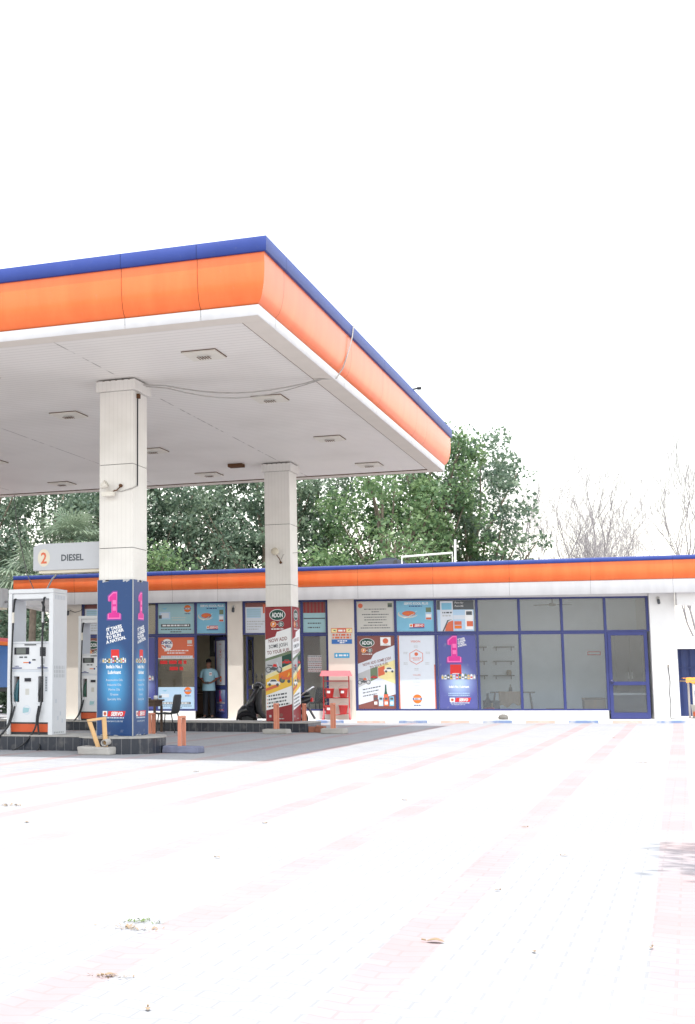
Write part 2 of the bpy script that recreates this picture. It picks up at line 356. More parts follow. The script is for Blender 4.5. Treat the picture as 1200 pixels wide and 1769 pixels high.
M().box(XL-.1, XR+.1, YF-.1, YB+.1, 7.42, 7.468, 'roof_concrete').build('roof_deck', canopy)
BW = .34
m = M(); z0 = ZS+.004
for x0, x1, y0, y1 in ((XL, XR, YF, YF+BW), (XL, XR, YB-BW, YB), (XL, XL+BW, YF+BW, YB-BW), (XR-BW, XR, YF+BW, YB-BW)):
    m.box(x0+.002, x1-.002, y0+.002, y1-.002, z0, z0+.05, 'cream_wall')
m.build('soffit_border', canopy)
M().box(XL+BW, XR-BW, YF+BW, YB-BW, ZS+.03, ZS+.07, 'soffit_sheet').build('soffit', canopy)
m = M()
for x0, x1, y0, y1 in ((XL+BW, XR-BW, YF+BW, YF+BW+.02), (XL+BW, XR-BW, YB-BW-.02, YB-BW), (XR-BW-.02, XR-BW, YF+BW+.02, YB-BW-.02)): m.box(x0, x1, y0, y1, ZS+.014, ZS+.029, 'rust')
m.build('soffit_trim', canopy)
# recessed lights in the soffit
def soffit_light(x, y, lens='lamp_frame'):
    m = M(); a = .28; z1 = ZS+.029
    m.box(x-a, x+a, y-a, y+a, z1-.035, z1, 'lamp_frame')
    m.box(x-a-.012, x+a+.012, y-a-.012, y-a-.001, z1-.012, z1-.001, 'rust'); m.box(x+a+.001, x+a+.012, y-a, y+a, z1-.012, z1-.001, 'rust'); m.box(x-a-.012, x-a-.001, y-a, y+a, z1-.012, z1-.001, 'rust')
    f = m.build('soffit_light', canopy)
    m = M(); m.lathe([(.001, -.062), (.07, -.06), (.105, -.045), (.115, -.036)], 'lamp_glass', (x, y, z1), 16)
    for k in range(5): m.box(x-.1+.045*k, x-.085+.045*k, y-.09, y+.09, z1-.068, z1-.0625, 'rust')
    m.build('lens', f)
for x in (-7.05, -11.2, -15.35, -19.5):
    for y in (19.5, 23.1, 27.5, 31.3): soffit_light(x, y)
m = M(); m.box(-10.24, -9.88, 29.95, 30.2, ZS-.045, ZS+.028, 'rust'); m.build('ceiling_vent', canopy)  # dark soffit vent, built as a plain box

COLX = -9.08; COLS = [(COLX, 20.93), (COLX, 30.52), (-18.2, 20.93), (-18.2, 30.52)]
for i, (x, y) in enumerate(COLS):
    zb = .285 if y < 25 else .235; a = .315
    m = M()
    zj = [zb, 1.62, 3.45, 4.9, 6.19]
    for z0, z1 in zip(zj[:-1], zj[1:]): m.box(x-a, x+a, y-a, y+a, z0+.004, z1-.004, 'cladding')
    m.box(x-a+.01, x+a-.01, y-a+.01, y+a-.01, zb, 6.3, 'dark_gap')
    c = m.build('column', canopy, bevel=.006)
    m = M(); m.box(x-a-.05, x+a+.05, y-a-.05, y+a+.05, 6.19, 6.375, 'cladding')
    for k in range(6): m.box(x-a-.045+.12*k, x-a-.01+.12*k, y-a-.053, y-a-.0505, 6.366, 6.3735, 'rust')
    m.build('capital', c, bevel=.006)
    if y < 25:
        M().tube([(x+a+.012, y-.14, 6.1), (x+a+.012, y-.14, 4.6), (x+a+.012, y-.15, 4.52)], .011, 'black_rubber', 6).build('conduit', c)
        M().tube([(x+a+.012, y-.14, 4.53), (x+a+.02, y-a-.02, 4.47), (x+.1, y-a-.02, 4.42), (x-.03, y-a-.03, 4.45)], .008, 'concrete', 6).build('cable', c)
        M().box(x+a+.001, x+a+.05, y-.17, y-.1, 6.07, 6.15, 'rust').build('junction_box', c)
    else:
        M().tube([(x+a+.3, y+.5, 4.32), (x+a+.012, y-.1, 4.22), (x+.14, y-a-.02, 4.16), (x+.09, y-a-.03, 4.05)], .008, 'concrete', 6).build('cable', c)
# floodlights on the two columns in view
fl = thing('floodlight', 'twin white floodlight on a rusty bracket high on the near cream column', 'floodlight', (COLX-.12, 20.61, 4.42), 0, 'floodlights on the canopy columns')
M().tube([(.22, 0, .1), (.16, -.06, .02), (.05, -.1, -.02)], .012, 'rust', 6).build('bracket', fl)
M().lathe([(.001, -.05), (.04, -.05), (.055, .0), (.07, .06), (.072, .065), (.001, .05)], 'lamp_frame', n=14, X=Matrix.Translation((-.06, -.12, .1)) @ Matrix.Rotation(R(60), 4, 'Y')).build('lamp_head', fl)
M().box(-.09, .13, -.15, -.06, -.09, -.01, 'lamp_frame').build('gear_box', fl, bevel=.01)
M().lathe([(.001, 0), (.028, 0), (.028, .05), (.001, .05)], 'rust', n=10, X=Matrix.Translation((.22, -.002, .1)) @ Matrix.Rotation(R(90), 4, 'X')).build('wall_plate', fl)
fl2 = thing('floodlight', 'small round yellowed lamp on a bent arm halfway up the far cream column', 'floodlight', (COLX+.02, 30.20, 4.1), 0, 'floodlights on the canopy columns')
M().lathe([(.001, -.06), (.05, -.06), (.085, .0), (.09, .07), (.001, .05)], 'sign_cream', n=14, X=Matrix.Translation((-.04, -.12, .12)) @ Matrix.Rotation(R(70), 4, 'X')).build('lamp_head', fl2)
M().tube([(.06, 0, -.12), (.05, -.06, -.05), (-.03, -.1, .08)], .012, 'rust', 6).build('bracket', fl2)
M().lathe([(.001, 0), (.03, 0), (.03, .04), (.001, .04)], 'rust', n=10, X=Matrix.Translation((.06, -.002, -.12)) @ Matrix.Rotation(R(90), 4, 'X')).build('wall_plate', fl2)

# ------------------------------------------------------------------ printed art
PI = math.pi
def servo_art(m, w, h, y, wide=False):
    X = lambda f: f*w
    Z = lambda f: (1-f)*h
    y1, y2, y3, y4 = y-.0015, y-.003, y-.0045, y-.006
    if wide: ox, oz, S = .42, .02, .34
    else: ox, oz, S = .49, .085, .165
    ct, cb = Z(oz), Z(oz+S); hh = ct-cb; ww = hh*.5; cx = X(ox)
    one = [(-.5, .0), (.5, .0), (.5, .2), (.22, .2), (.22, 1.0), (-.08, 1.0), (-.45, .84), (-.45, .66), (-.2, .70), (-.2, .2), (-.5, .2)]
    def grow(k, dy): return [(cx+px*ww*k, cb+hh*.5+(pz-.5)*hh*(1+(k-1)*.55)) for px, pz in one]
    m.poly(grow(1.28, 0), y1, 'ink_halo'); m.poly(grow(1.1, 0), y2, 'ink_pink'); m.poly(grow(.92, 0), y3, 'ink_magenta')
    for a, bq in ((.3, .75), (.55, .8)): m.poly([(cx-.12*ww, cb+hh*a), (cx+.17*ww, cb+hh*a), (cx+.17*ww, cb+hh*(a+.16)), (cx-.12*ww, cb+hh*(a+.16))], y4, 'ink_pink')
    rt = R(13)
    if wide: tx, tz, ts = .53, .075, .033
    else: tx, tz, ts = .275, .335, .029
    for i, s in enumerate(('IT TAKES', 'A LEADER', 'TO RUN', 'A NATION.')):
        m.text(s, ts*h*(1.0), X(tx), Z(tz+.0265*i*(ts/.029)), y1, 'ink_white', 'LEFT', 0, .003, rt, .95 if not wide else .72)
    # product range
    rz, rx0, rx1, rh = (.60, .06, .97, .075) if wide else (.537, .15, .85, .036)
    cols = ['ink_grey', 'ink_white', 'ink_dark', 'ink_yellow', 'ink_pale', 'ink_red', 'ink_dark', 'ink_white', 'ink_olive', 'ink_yellow', 'ink_white', 'ink_grey']
    k = len(cols); sw = (rx1-rx0)/k; rnd = random.Random(4)
    rw, r0, r1 = (.15, .40, .53) if wide else (.12, .452, .505)
    m.poly([(X(ox+.03)-X(rw), Z(r1)), (X(ox+.03)+X(rw), Z(r1)), (X(ox+.03)+X(rw*.95), Z(r0)), (X(ox+.03)-X(rw*.95), Z(r0))], y1, 'ink_red')
    m.poly([(X(ox+.03)-X(rw*.6), Z(r1-.012)), (X(ox+.03)+X(rw*.6), Z(r1-.012)), (X(ox+.03)+X(rw*.6), Z(r1-.004)), (X(ox+.03)-X(rw*.6), Z(r1-.004))], y2, 'ink_white')
    for i, c in enumerate(cols):
        x0 = rx0+sw*i; a = Z(rz); tp = a+rh*h*rnd.uniform(.75, 1.1)
        m.poly([(X(x0+.1*sw), a), (X(x0+.9*sw), a), (X(x0+.9*sw), tp-.2*rh*h), (X(x0+.62*sw), tp), (X(x0+.3*sw), tp), (X(x0+.1*sw), tp-.25*rh*h)], y2, c)
        m.poly([(X(x0+.2*sw), a+.2*rh*h), (X(x0+.8*sw), a+.2*rh*h), (X(x0+.8*sw), a+.5*rh*h), (X(x0+.2*sw), a+.5*rh*h)], y3, cols[(i*5+3) % k])
    if wide:
        m.text("India's No.1 Lubricant", .042*h, X(.52), Z(.715), y1, 'ink_white', bold=.003, sx=.72)
        for i, z in enumerate((.795, .822)): m.dashes(X(.24), X(.80), Z(z), .010*h, y1, 'ink_lightblue', i)
        lz, lh, lx0, lx1 = .905, .055, .27, .80
    else:
        m.text("India's No.1", .030*h, X(.5), Z(.571), y1, 'ink_white', bold=.003, sx=.8)
        m.text("Lubricant", .030*h, X(.5), Z(.607), y1, 'ink_white', bold=.003, sx=.8)
        for i, s in enumerate(('Automotive Oils', 'Industrial Oils', 'Marine Oils', 'Greases', 'Specialty Oils')): m.text(s, .0205*h, X(.5), Z(.653+.0305*i), y1, 'ink_pale', sx=.85)
        lz, lh, lx0, lx1 = .878, .034, .17, .80
    a, bq = Z(lz), Z(lz)+lh*h
    m.poly([(X(lx0+.13), a), (X(lx1-.01), a), (X(lx1+.03), bq), (X(lx0+.17), bq)], y1, 'ink_red')
    m.poly([(X(lx0), a), (X(lx0+.13), a), (X(lx0+.13), bq), (X(lx0), bq)], y1, 'ink_white')
    m.disc(X(lx0+.065), (a+bq)/2, X(.042), lh*h*.36, y2, 'ink_orange', 16); m.disc(X(lx0+.065), (a+bq)/2, X(.018), lh*h*.16, y3, 'ink_navy', 12)
    m.text('SERVO', lh*h*1.0, X((lx0+lx1)/2+.09), a+lh*h*.14, y2, 'ink_white', shear=.25, bold=.004, sx=.80 if not wide else .72)
    m.dashes(X(lx0+.02), X(lx1-.02), a-lh*h*.36, lh*h*.2, y1, 'ink_pale', 3)
    m.text('100% PERFORMANCE. EVERY TIME.', lh*h*.40, X(.49), a-lh*h*(1.05 if not wide else .8), y1, 'ink_pale', sx=.62 if not wide else .55)

def bike_art(m, x, z, s, y, col='ink_red'):
    for dx in (-.42, .42):
        m.disc(x+dx*s, z, .23*s, .23*s, y, 'ink_dark', 16); m.disc(x+dx*s, z, .16*s, .16*s, y-.001, 'ink_grey', 16)
    m.poly([(x-.42*s, z+.02*s), (x+.1*s, z-.08*s), (x+.25*s, z+.12*s), (x-.1*s, z+.22*s)], y-.002, 'ink_dark')
    m.poly([(x-.1*s, z+.22*s), (x+.25*s, z+.2*s), (x+.2*s, z+.4*s), (x-.02*s, z+.42*s)], y-.003, col)
    m.poly([(x-.5*s, z+.3*s), (x-.1*s, z+.26*s), (x-.1*s, z+.34*s), (x-.5*s, z+.38*s)], y-.003, 'ink_dark')
    m.poly([(x+.42*s, z), (x+.46*s, z+.02*s), (x+.26*s, z+.55*s), (x+.2*s, z+.53*s)], y-.003, 'ink_pale')
def car_art(m, x, z, s, y, col='ink_white'):
    m.poly([(x-.5*s, z), (x+.5*s, z), (x+.5*s, z+.2*s), (x+.3*s, z+.24*s), (x+.18*s, z+.4*s), (x-.2*s, z+.4*s), (x-.34*s, z+.22*s), (x-.5*s, z+.18*s)], y, col)
    m.poly([(x+.26*s, z+.23*s), (x+.15*s, z+.37*s), (x-.16*s, z+.37*s), (x-.28*s, z+.22*s)], y-.001, 'ink_dark')
    for dx in (-.3, .3): m.disc(x+dx*s, z, .11*s, .11*s, y-.002, 'ink_dark', 14)
def tractor_art(m, x, z, s, y):
    m.disc(x-.25*s, z+.12*s, .25*s, .25*s, y, 'ink_dark', 16); m.disc(x-.25*s, z+.12*s, .13*s, .13*s, y-.001, 'ink_olive', 14); m.disc(x+.35*s, z+.02*s, .15*s, .15*s, y, 'ink_dark', 14)
    m.poly([(x-.3*s, z+.2*s), (x+.5*s, z+.14*s), (x+.5*s, z+.34*s), (x-.1*s, z+.38*s), (x-.2*s, z+.5*s), (x-.35*s, z+.5*s)], y-.002, 'ink_coral')
    m.poly([(x+.2*s, z+.34*s), (x+.45*s, z+.6*s), (x+.38*s, z+.85*s), (x+.3*s, z+.6*s)], y-.002, 'ink_yellow')
def adon_logo(m, cx, cz, rx, rz, y):
    m.disc(cx, cz, rx, rz, y, 'ink_white', 32); m.disc(cx, cz, rx*.93, rz*.91, y-.0015, 'ink_green', 32)
    m.text('ADON', rz*1.15, cx, cz-rz*.42, y-.003, 'ink_white', bold=.004, sx=rx/rz*.40)
def adon_badge(m, cx, cz, r, y):
    for dx, c, l in ((-1.7, 'ink_orange', 'P'), (1.7, 'ink_green', 'D')):
        m.disc(cx+dx*r, cz, r*1.25, r*1.25, y, 'ink_lightyellow' if l == 'P' else 'ink_grey', 20); m.disc(cx+dx*r, cz, r*1.08, r*1.08, y-.0015, c, 20); m.text(l, r*1.7, cx+dx*r, cz-r*.6, y-.003, 'ink_white', bold=.003)
    m.poly([(cx-.3*r, cz-.12*r), (cx+.3*r, cz-.12*r), (cx+.3*r, cz+.12*r), (cx-.3*r, cz+.12*r)], y, 'ink_white')
    m.dashes(cx-2.6*r, cx+2.8*r, cz-2.2*r, .45*r, y, 'ink_white', 1)
def adon_art(m, w, h, y):
    X = lambda f: f*w
    Z = lambda f: (1-f)*h
    P = lambda pts: [(X(a), Z(b)) for a, b in pts]
    y1, y2, y3, y4 = y-.0015, y-.003, y-.0045, y-.006
    adon_logo(m, X(.48), Z(.073), X(.31), .05*h, y1); adon_badge(m, X(.47), Z(.155), .021*h, y1)
    m.poly(P([(0, .29), (.39, .262), (.45, .222), (.52, .218), (1, .185), (1, .85), (0, .905)]), y1, 'ink_white')
    rt = R(8)
    for i, (s, fx) in enumerate((('NOW ADD', .49), ('SOME JOSH', .50), ('TO YOUR FUEL', .51))):
        m.text(s, .044*h, X(fx), Z(.305+.051*i), y2, 'ink_brick' if i != 1 else 'ink_dark', shear=.1, bold=.002, rot=rt, sx=.78 if i < 2 else .70)
    m.poly(P([(0, .455), (1, .385), (1, .41), (0, .48)]), y2, 'ink_olive')
    m.poly(P([(0, .482), (.62, .437), (.62, .535), (0, .60)]), y2, 'ink_grey'); m.poly(P([(.63, .436), (1, .41), (1, .50), (.63, .535)]), y2, 'ink_green')
    m.poly(P([(0, .602), (1, .502), (1, .535), (0, .632)]), y3, 'ink_lightyellow'); m.poly(P([(0, .634), (.5, .585), (.5, .67), (0, .715)]), y2, 'ink_yellow')
    m.poly(P([(.5, .585), (1, .537), (1, .62), (.5, .67)]), y2, 'ink_orange'); m.poly(P([(0, .702), (1, .622), (1, .69), (0, .775)]), y3, 'ink_yellow'); m.poly(P([(0, .715), (.5, .673), (.5, .70), (0, .74)]), y4, 'ink_coral')
    bike_art(m, X(.32), Z(.552), X(.5), y3); car_art(m, X(.82), Z(.498), X(.34), y3, 'ink_red'); car_art(m, X(.3), Z(.682), X(.5), y4, 'ink_white'); tractor_art(m, X(.74), Z(.655), X(.42), y4)
    for i in range(4): m.dashes(X(.10), X(.80 if i < 3 else .9), Z(.79+.03*i), .014*h, y2, 'ink_dark', i, R(9)); m.poly(P([(.04, .79+.03*i), (.07, .788+.03*i), (.07, .778+.03*i), (.04, .78+.03*i)]), y2, 'ink_orange')
    m.dashes(X(.12), X(.2), Z(.965), .02*h, y1, 'ink_grey', 5); m.disc(X(.58), Z(.945), X(.07), .016*h, y1, 'ink_brick', 16); m.dashes(X(.5), X(.68), Z(.98), .008*h, y1, 'ink_grey', 7)
def oil_roundel(m, cx, cz, r, y):
    m.disc(cx, cz, r, r, y, 'ink_orange', 28); m.poly([(cx-r*1.02, cz-.24*r), (cx+r*1.02, cz-.24*r), (cx+r*1.02, cz+.24*r), (cx-r*1.02, cz+.24*r)], y-.0015, 'ink_white')
    m.poly([(cx-r, cz-.2*r), (cx+r, cz-.2*r), (cx+r, cz+.2*r), (cx-r, cz+.2*r)], y-.003, 'ink_navy'); m.dashes(cx-.75*r, cx+.75*r, cz-.1*r, .2*r, y-.0045, 'ink_white', 2)
    m.dashes(cx-.8*r, cx+.8*r, cz-1.5*r, .22*r, y, 'ink_navy', 6)

print_glow('wrap_blue', (.012, .052, .165), (.07, .34, .62), .315, .88, .36, .80)
print_glow('poster_lilac', (.075, .085, .28), (.36, .48, .72), .56, .75, .55, .62)
def wrap(x, y, z0, z1, art, bgm, label, edge):
    W, T = .654, .012; H = z1-z0
    t = thing('advert_wrap', label, 'advert', (x, y, z0), 0, 'adverts wrapped round the canopy columns')
    for k, (ox, oy, rz) in enumerate(((-W/2, -W/2, 0), (W/2, -W/2, R(90)), (W/2, W/2, R(180)), (-W/2, W/2, R(270)))):
        m = M(); m.box(.001, W-.013, -T, 0, 0, H, bgm)
        if k < 2:
            if art is servo_art: art(m, W-.02, H, -T)
            else: art(m, W-.014, H, -T)
            for s in range(5):
                rn = random.Random(s+k*9); xx = rn.uniform(.02, W-.1); m.poly([(xx, H-rn.uniform(.02, .05)), (xx+.07, H-rn.uniform(.01, .03)), (xx+.06, H-.001), (xx, H-.001)], -T-.001, edge)
                xx = rn.uniform(.02, W-.16); m.poly([(xx, .001), (xx+rn.uniform(.05, .12), .001), (xx+.06, rn.uniform(.01, .035)), (xx+.01, .012)], -T-.001, edge)
        m.build('advert_panel', t, (ox, oy, 0), rz)
    m = M()
    for sx, sy in ((-1, -1), (1, -1), (1, 1), (-1, 1)): m.box(sx*W/2-.008, sx*W/2+.008, sy*W/2-.008, sy*W/2+.008, 0, H+.002, 'ink_grey')
    m.build('corner_trim', t)
    return t
wrap(COLX, 20.93, .287, 2.905, servo_art, 'wrap_blue', 'blue lubricant advert with a pink numeral 1 wrapped round the near canopy column', 'ink_grey')
wrap(COLX, 30.52, .237, 2.93, adon_art, 'ink_maroon', 'maroon and white fuel additive advert with vehicle pictures wrapped round the far canopy column', 'ink_maroon')

# ------------------------------------------------------------------ pump islands
def wrapuv(co, n):
    return ((co.x if abs(n.y) > abs(n.x) else co.y), co.z+5)
def island(label, x0, x1, y0, y1, z1, cx, cy, r):
    t = thing('pump_island', label, 'pump island', ((x0+x1)/2, (y0+y1)/2, 0), 0, 'black tiled pump islands'); ox, oy = (x0+x1)/2, (y0+y1)/2
    M().box(x0-ox, x1-ox, y0-oy, y1-oy, 0, z1-.03, 'black_tile').build('tiled_kerb', t, wrapuv=wrapuv, bevel=.004)
    M().box(x0-ox-.004, x1-ox+.004, y0-oy-.008, y1-oy+.008, z1-.029, z1, 'concrete').build('concrete_top', t, bevel=.006)
    if r:
        n = 30; zt = z1+.02; m = M()
        ring = lambda z, rr: [(cx-ox+rr*math.cos(k*2*PI/n), cy-oy+rr*math.sin(k*2*PI/n), z) for k in range(n)]
        m.add(ring(0, r)+ring(zt-.03, r), [(k, (k+1) % n, n+(k+1) % n, n+k) for k in range(n)], 'black_tile')
        o = m.build('round_plinth', t)
        uvl = o.data.uv_layers.new(name='wrap')
        for p in o.data.polygons:
            k = p.index
            for j, li in enumerate(p.loop_indices): uvl.data[li].uv = ((k+(0, 1, 1, 0)[j])*2*PI*r/n*1.018, 5+(0, 0, .2, .2)[j])
        m = M(); rr = r+.008
        m.add(ring(zt-.029, rr)+ring(zt, rr), [(k, (k+1) % n, n+(k+1) % n, n+k) for k in range(n)], 'concrete'); m.add(ring(zt, rr), [tuple(range(n))], 'concrete'); m.add(ring(zt-.029, rr), [tuple(range(n))[::-1]], 'concrete')
        m.build('plinth_top', t)
    return t
island('near black tiled pump island ending in a round plinth under the blue wrapped column', -19.4, COLX-.3, 21.05, 22.15, .262, COLX, 20.93, .74)
island('far black tiled pump island below the maroon wrapped column and scooter', -19.6, -8.30, 29.85, 31.0, .232, 0, 0, 0)
dp = thing('drain_pipe', 'short grey pipe stub poking out low beside the round tiled plinth', 'pipe', (-9.02, 20.12, .2))
M().lathe([(.055, -.2), (.055, .1), (.042, .1), (.042, -.15)], 'concrete', n=16, X=Matrix.Rotation(R(95), 4, 'X')).build('pipe_wall', dp)
M().lathe([(.001, .0), (.045, 0)], 'dark_gap', n=16, X=Matrix.Rotation(R(95), 4, 'X')).build('pipe_bore', dp)

# ------------------------------------------------------------------ fuel dispensers
def make_dispenser(label, loc, nozzle):
    d = thing('fuel_dispenser', label, 'fuel dispenser', loc, 0, 'white fuel dispensers')
    W, D, H = .90, .56, 2.58; Z = lambda p: H*(1540-p)/1445; Xp = lambda p: (p-55)*.90/470
    M().box(0, Xp(92), 0, D, 0, H-.08, 'dispenser_white').box(Xp(92)+.001, Xp(93), .02, D-.02, Z(625), H-.19, 'dispenser_grey').build('side_cabinet', d, bevel=.008)
    m = M(); m.box(Xp(482), W, 0, D, 0, H-.08, 'dispenser_white')
    for k in range(7): m.box(W+.0005, W+.003, .07+.062*k, .10+.062*k, H-.19, H-.115, 'dispenser_grey')
    for k in range(7):
        for j in range(3): m.box(W+.0005, W+.0025, .07+.062*k, .09+.062*k, 1.0+.075*j, 1.06+.075*j, 'ink_grey')
    for k in range(6): m.box(W+.0005, W+.003, .07+.07*k, .11+.07*k, .02, .05, 'ink_grey')
    for k, (yy, zz) in enumerate(((.12, .55), (.3, .33), (.38, .2), (.2, .25))): m.box(W+.0005, W+.002, yy, yy+.05, zz, zz+.07, 'dispenser_grey')
    m.build('side_cabinet', d, bevel=.008)
    M().box(-.004, W+.004, -.004, D+.004, H-.079, H, 'dispenser_white').box(Xp(93), Xp(481), .03, D-.03, H-.18, H-.08, 'dispenser_white').build('top_beam', d, bevel=.01)
    m = M(); m.box(Xp(93), Xp(481), .03, D-.03, Z(900), Z(622), 'dispenser_white')
    m.box(Xp(225), Xp(345), .015, .029, Z(660), Z(648), 'ink_dark'); m.box(Xp(93), Xp(481), .012, .029, Z(640), Z(634), 'dispenser_grey')
    for a, b2 in ((170, 210), (222, 252)): m.box(Xp(a), Xp(b2), .024, .029, Z(785), Z(770), 'ink_dark')
    m.box(Xp(305), Xp(340), .024, .029, Z(812), Z(797), 'ink_dark'); m.box(Xp(212), Xp(270), .024, .029, Z(836), Z(826), 'ink_orange'); m.disc(Xp(280), Z(832), .022, .022, .025, 'ink_navy', 14)
    m.box(Xp(395), Xp(432), .024, .029, Z(845), Z(790), 'ink_grey')
    for a in (93, 360): m.box(Xp(a), Xp(a+105), .022, .029, Z(890), Z(880), 'ink_navy'); m.text('DIESEL', .03, Xp(a+52), Z(874), .0285, 'ink_navy', bold=.001)
    head = m.build('display_head', d, bevel=.003)
    m = M(); m.box(Xp(118), Xp(272), .02, .0295, Z(750), Z(680), 'ink_black'); m.box(Xp(140), Xp(240), .015, .0195, Z(744), Z(686), 'screen'); m.build('screen', head)
    m = M(); m.box(Xp(388), Xp(444), .014, .0295, Z(768), Z(680), 'charcoal')
    for i in range(4):
        for j in range(3): m.box(Xp(394+17*j), Xp(404+17*j), .010, .0139, Z(755-18*i), Z(745-18*i), 'ink_dark')
    m.build('keypad', head)
    m = M(); x0, x1, z0, z1 = Xp(93), Xp(481), Z(1420), Z(925)
    xa, xb, xc, xd = Xp(118), Xp(176), Xp(372), Xp(426); za, zb = Z(1222), Z(968)
    m.box(x0, xa, .02, D-.02, z0, z1, 'dispenser_white').box(xb, xc, .02, D-.02, z0, z1, 'dispenser_white').box(xd, x1, .02, D-.02, z0, z1, 'dispenser_white')
    for a, b2 in ((xa, xb), (xc, xd)): m.box(a, b2, .02, D-.02, z0, za, 'dispenser_white').box(a, b2, .02, D-.02, zb, z1, 'dispenser_white').box(a, b2, .16, .2, za, zb, 'wood_dark')
    m.box(x0, x1, .03, D-.03, z1+.001, Z(901), 'dispenser_grey'); m.box(Xp(235), Xp(297), -.005, .0195, Z(1018), Z(985), 'ink_black')
    m.box(Xp(442), Xp(470), .016, .0195, Z(1120), Z(965), 'dispenser_grey')
    for k in range(9): m.box(Xp(448), Xp(464), .013, .0155, Z(1112-16*k), Z(1103-16*k), 'ink_dark')
    m.disc(Xp(255), Z(1300), .085, .085, .0185, 'ink_pale', 24); m.disc(Xp(255), Z(1300), .062, .062, .0175, 'dispenser_white', 24); m.poly([(Xp(215), Z(1330)), (Xp(275), Z(1322)), (Xp(285), Z(1280)), (Xp(222), Z(1275))], .0165, 'ink_teal')
    m.poly([(Xp(240), Z(1150)), (Xp(280), Z(1150)), (Xp(280), Z(1090)), (Xp(240), Z(1090))], .0185, 'ink_cream')
    m.build('lower_cabinet', d, bevel=.003)
    m = M(); m.box(Xp(93), Xp(481), .03, D-.03, Z(1515), Z(1436), 'dispenser_red').box(Xp(93), Xp(481), .025, D-.025, Z(1435), Z(1421), 'charcoal').box(Xp(93), Xp(481), .04, D-.04, 0, Z(1516), 'charcoal'); m.build('base_skirt', d)
    for xc_, side, nm in ((Xp(146), -1, nozzle), (Xp(398), 1, 'charcoal')):
        m = M(); m.tube([(xc_, .04, Z(1215)), (xc_, .03, Z(1160)), (xc_, .06, Z(1060)), (xc_+.01, .1, Z(1000))], [.03, .036, .032, .016], nm, 10); m.tube([(xc_-.012, .0, Z(1190)), (xc_-.02, -.03, Z(1140)), (xc_-.005, .02, Z(1070))], .008, nm, 6); nz = m.build('nozzle', d)
        M().tube([(xc_, .04, Z(1212)), (xc_-.01, .01, Z(1262))], [.02, .015], 'steel', 10).build('swivel', nz)
    for pts in ([(136, 165, .2), (122, 200, .0), (116, 330, -.03)], [(440, 160, .2), (430, 190, .0), (425, 330, -.03)], [(275, 210, .5), (278, 260, .58), (265, 400, .6), (255, 560, .6)]):
        m = M(); m.tube([(Xp(a), c, Z(b2)) for a, b2, c in pts], .019, 'black_rubber', 10); a, b2, c = pts[-1]
        m.tube([(Xp(a), c, Z(b2)), (Xp(a), c-.002, Z(b2+40)), (Xp(a), c, Z(b2+105))], [.024, .02, .026], 'steel' if a > 120 else 'lamp_frame', 10); m.build('hose_coupling', d)
    def hose(pts):
        # smooth the poly-line (Catmull-Rom)
        P = [Vector((Xp(a), c, Z(b2))) for a, b2, c in pts]; out = []
        for i in range(len(P)-1):
            p0, p1, p2, p3 = P[max(i-1, 0)], P[i], P[i+1], P[min(i+2, len(P)-1)]
            for k in range(6):
                u = k/6; out.append(.5*((2*p1)+(p2-p0)*u+(2*p0-5*p1+4*p2-p3)*u*u+(3*p1-p0-3*p2+p3)*u**3))
        out.append(P[-1]); M().tube(out, .0165, 'black_rubber', 10).build('hose', d)
    hose([(116, 430, -.03), (110, 700, -.04), (105, 1000, -.04), (112, 1210, -.04), (120, 1290, -.05), (90, 1450, -.09), (10, 1590, -.16), (-60, 1690, -.24), (-80, 1660, -.26), (30, 1560, -.2), (110, 1440, -.1), (133, 1265, .01)])
    hose([(425, 430, -.03), (424, 700, -.04), (430, 1000, -.04), (420, 1230, -.04), (395, 1400, -.06), (420, 1560, -.1), (448, 1660, -.2), (400, 1712, -.3), (220, 1718, -.34), (200, 1700, -.34), (300, 1620, -.22), (380, 1480, -.12), (385, 1350, -.06), (384, 1262, .01)])
    return d
make_dispenser('tall white fuel dispenser with teal nozzle and black hoses under the DIESEL sign', (-11.46, 21.22, .262), 'teal_plastic')
make_dispenser('far white fuel dispenser with green nozzle partly hidden behind the blue wrapped column', (-14.28, 30.12, .232), 'green_plastic')

# ------------------------------------------------------------------ hanging sign boxes
def sign_box(label, x0, x1, y, z0, z1, num, word):
    t = thing('sign_box', label, 'sign', ((x0+x1)/2, y, z0), 0, 'grey sign boxes between the columns'); W = x1-x0; H = z1-z0; hx = W/2
    m = M(); m.prism([(-hx, 0), (hx, 0), (hx, H), (-hx+.12, H), (-hx, H-.05)], -.15, .15, 'sign_grey')
    m.disc(-hx+.21, H*.47, .12, .155, -.1515, 'sign_cream', 28); m.text(num, .27, -hx+.21, H*.47-.095, -.153, 'ink_coral', bold=.006, sx=.9)
    if word: m.text(word, .155, -hx+.76, H*.44-.05, -.1515, 'ink_dark', bold=.005, sx=.95)
    m.build('sign_face', t, bevel=.004)
    M().box(-hx+.10, hx, -.12, .12, -.05, -.001, 'sign_cream').build('light_strip', t)
    M().tube([(hx-.01, 0, H*.3), (hx+.18, 0, H*.3)], .03, 'steel', 8).build('bracket', t)
    return t
sign_box('grey hanging sign box with a red 2 reading DIESEL beside the near column', -10.77, COLX-.35, 20.98, 3.13, 3.60, '2', 'DIESEL')
sign_box('grey sign box of the far island cut off by the left edge of the photo', -17.88, -16.57, 30.5, 3.09, 3.59, '2', '')
CABLE = [(-17.53, 32.7, 6.38), (-16.58, 31.0, 5.73), (-15.46, 29.0, 5.07), (-13.73, 26.0, 4.08), (-12.28, 23.5, 3.31), (-11.09, 21.5, 2.84)]
cb = M().tube(CABLE, .010, 'black_rubber', 6).build('power_cable'); tag(cb, 'black power cable hanging from the canopy soffit down to the near dispenser', 'cable')
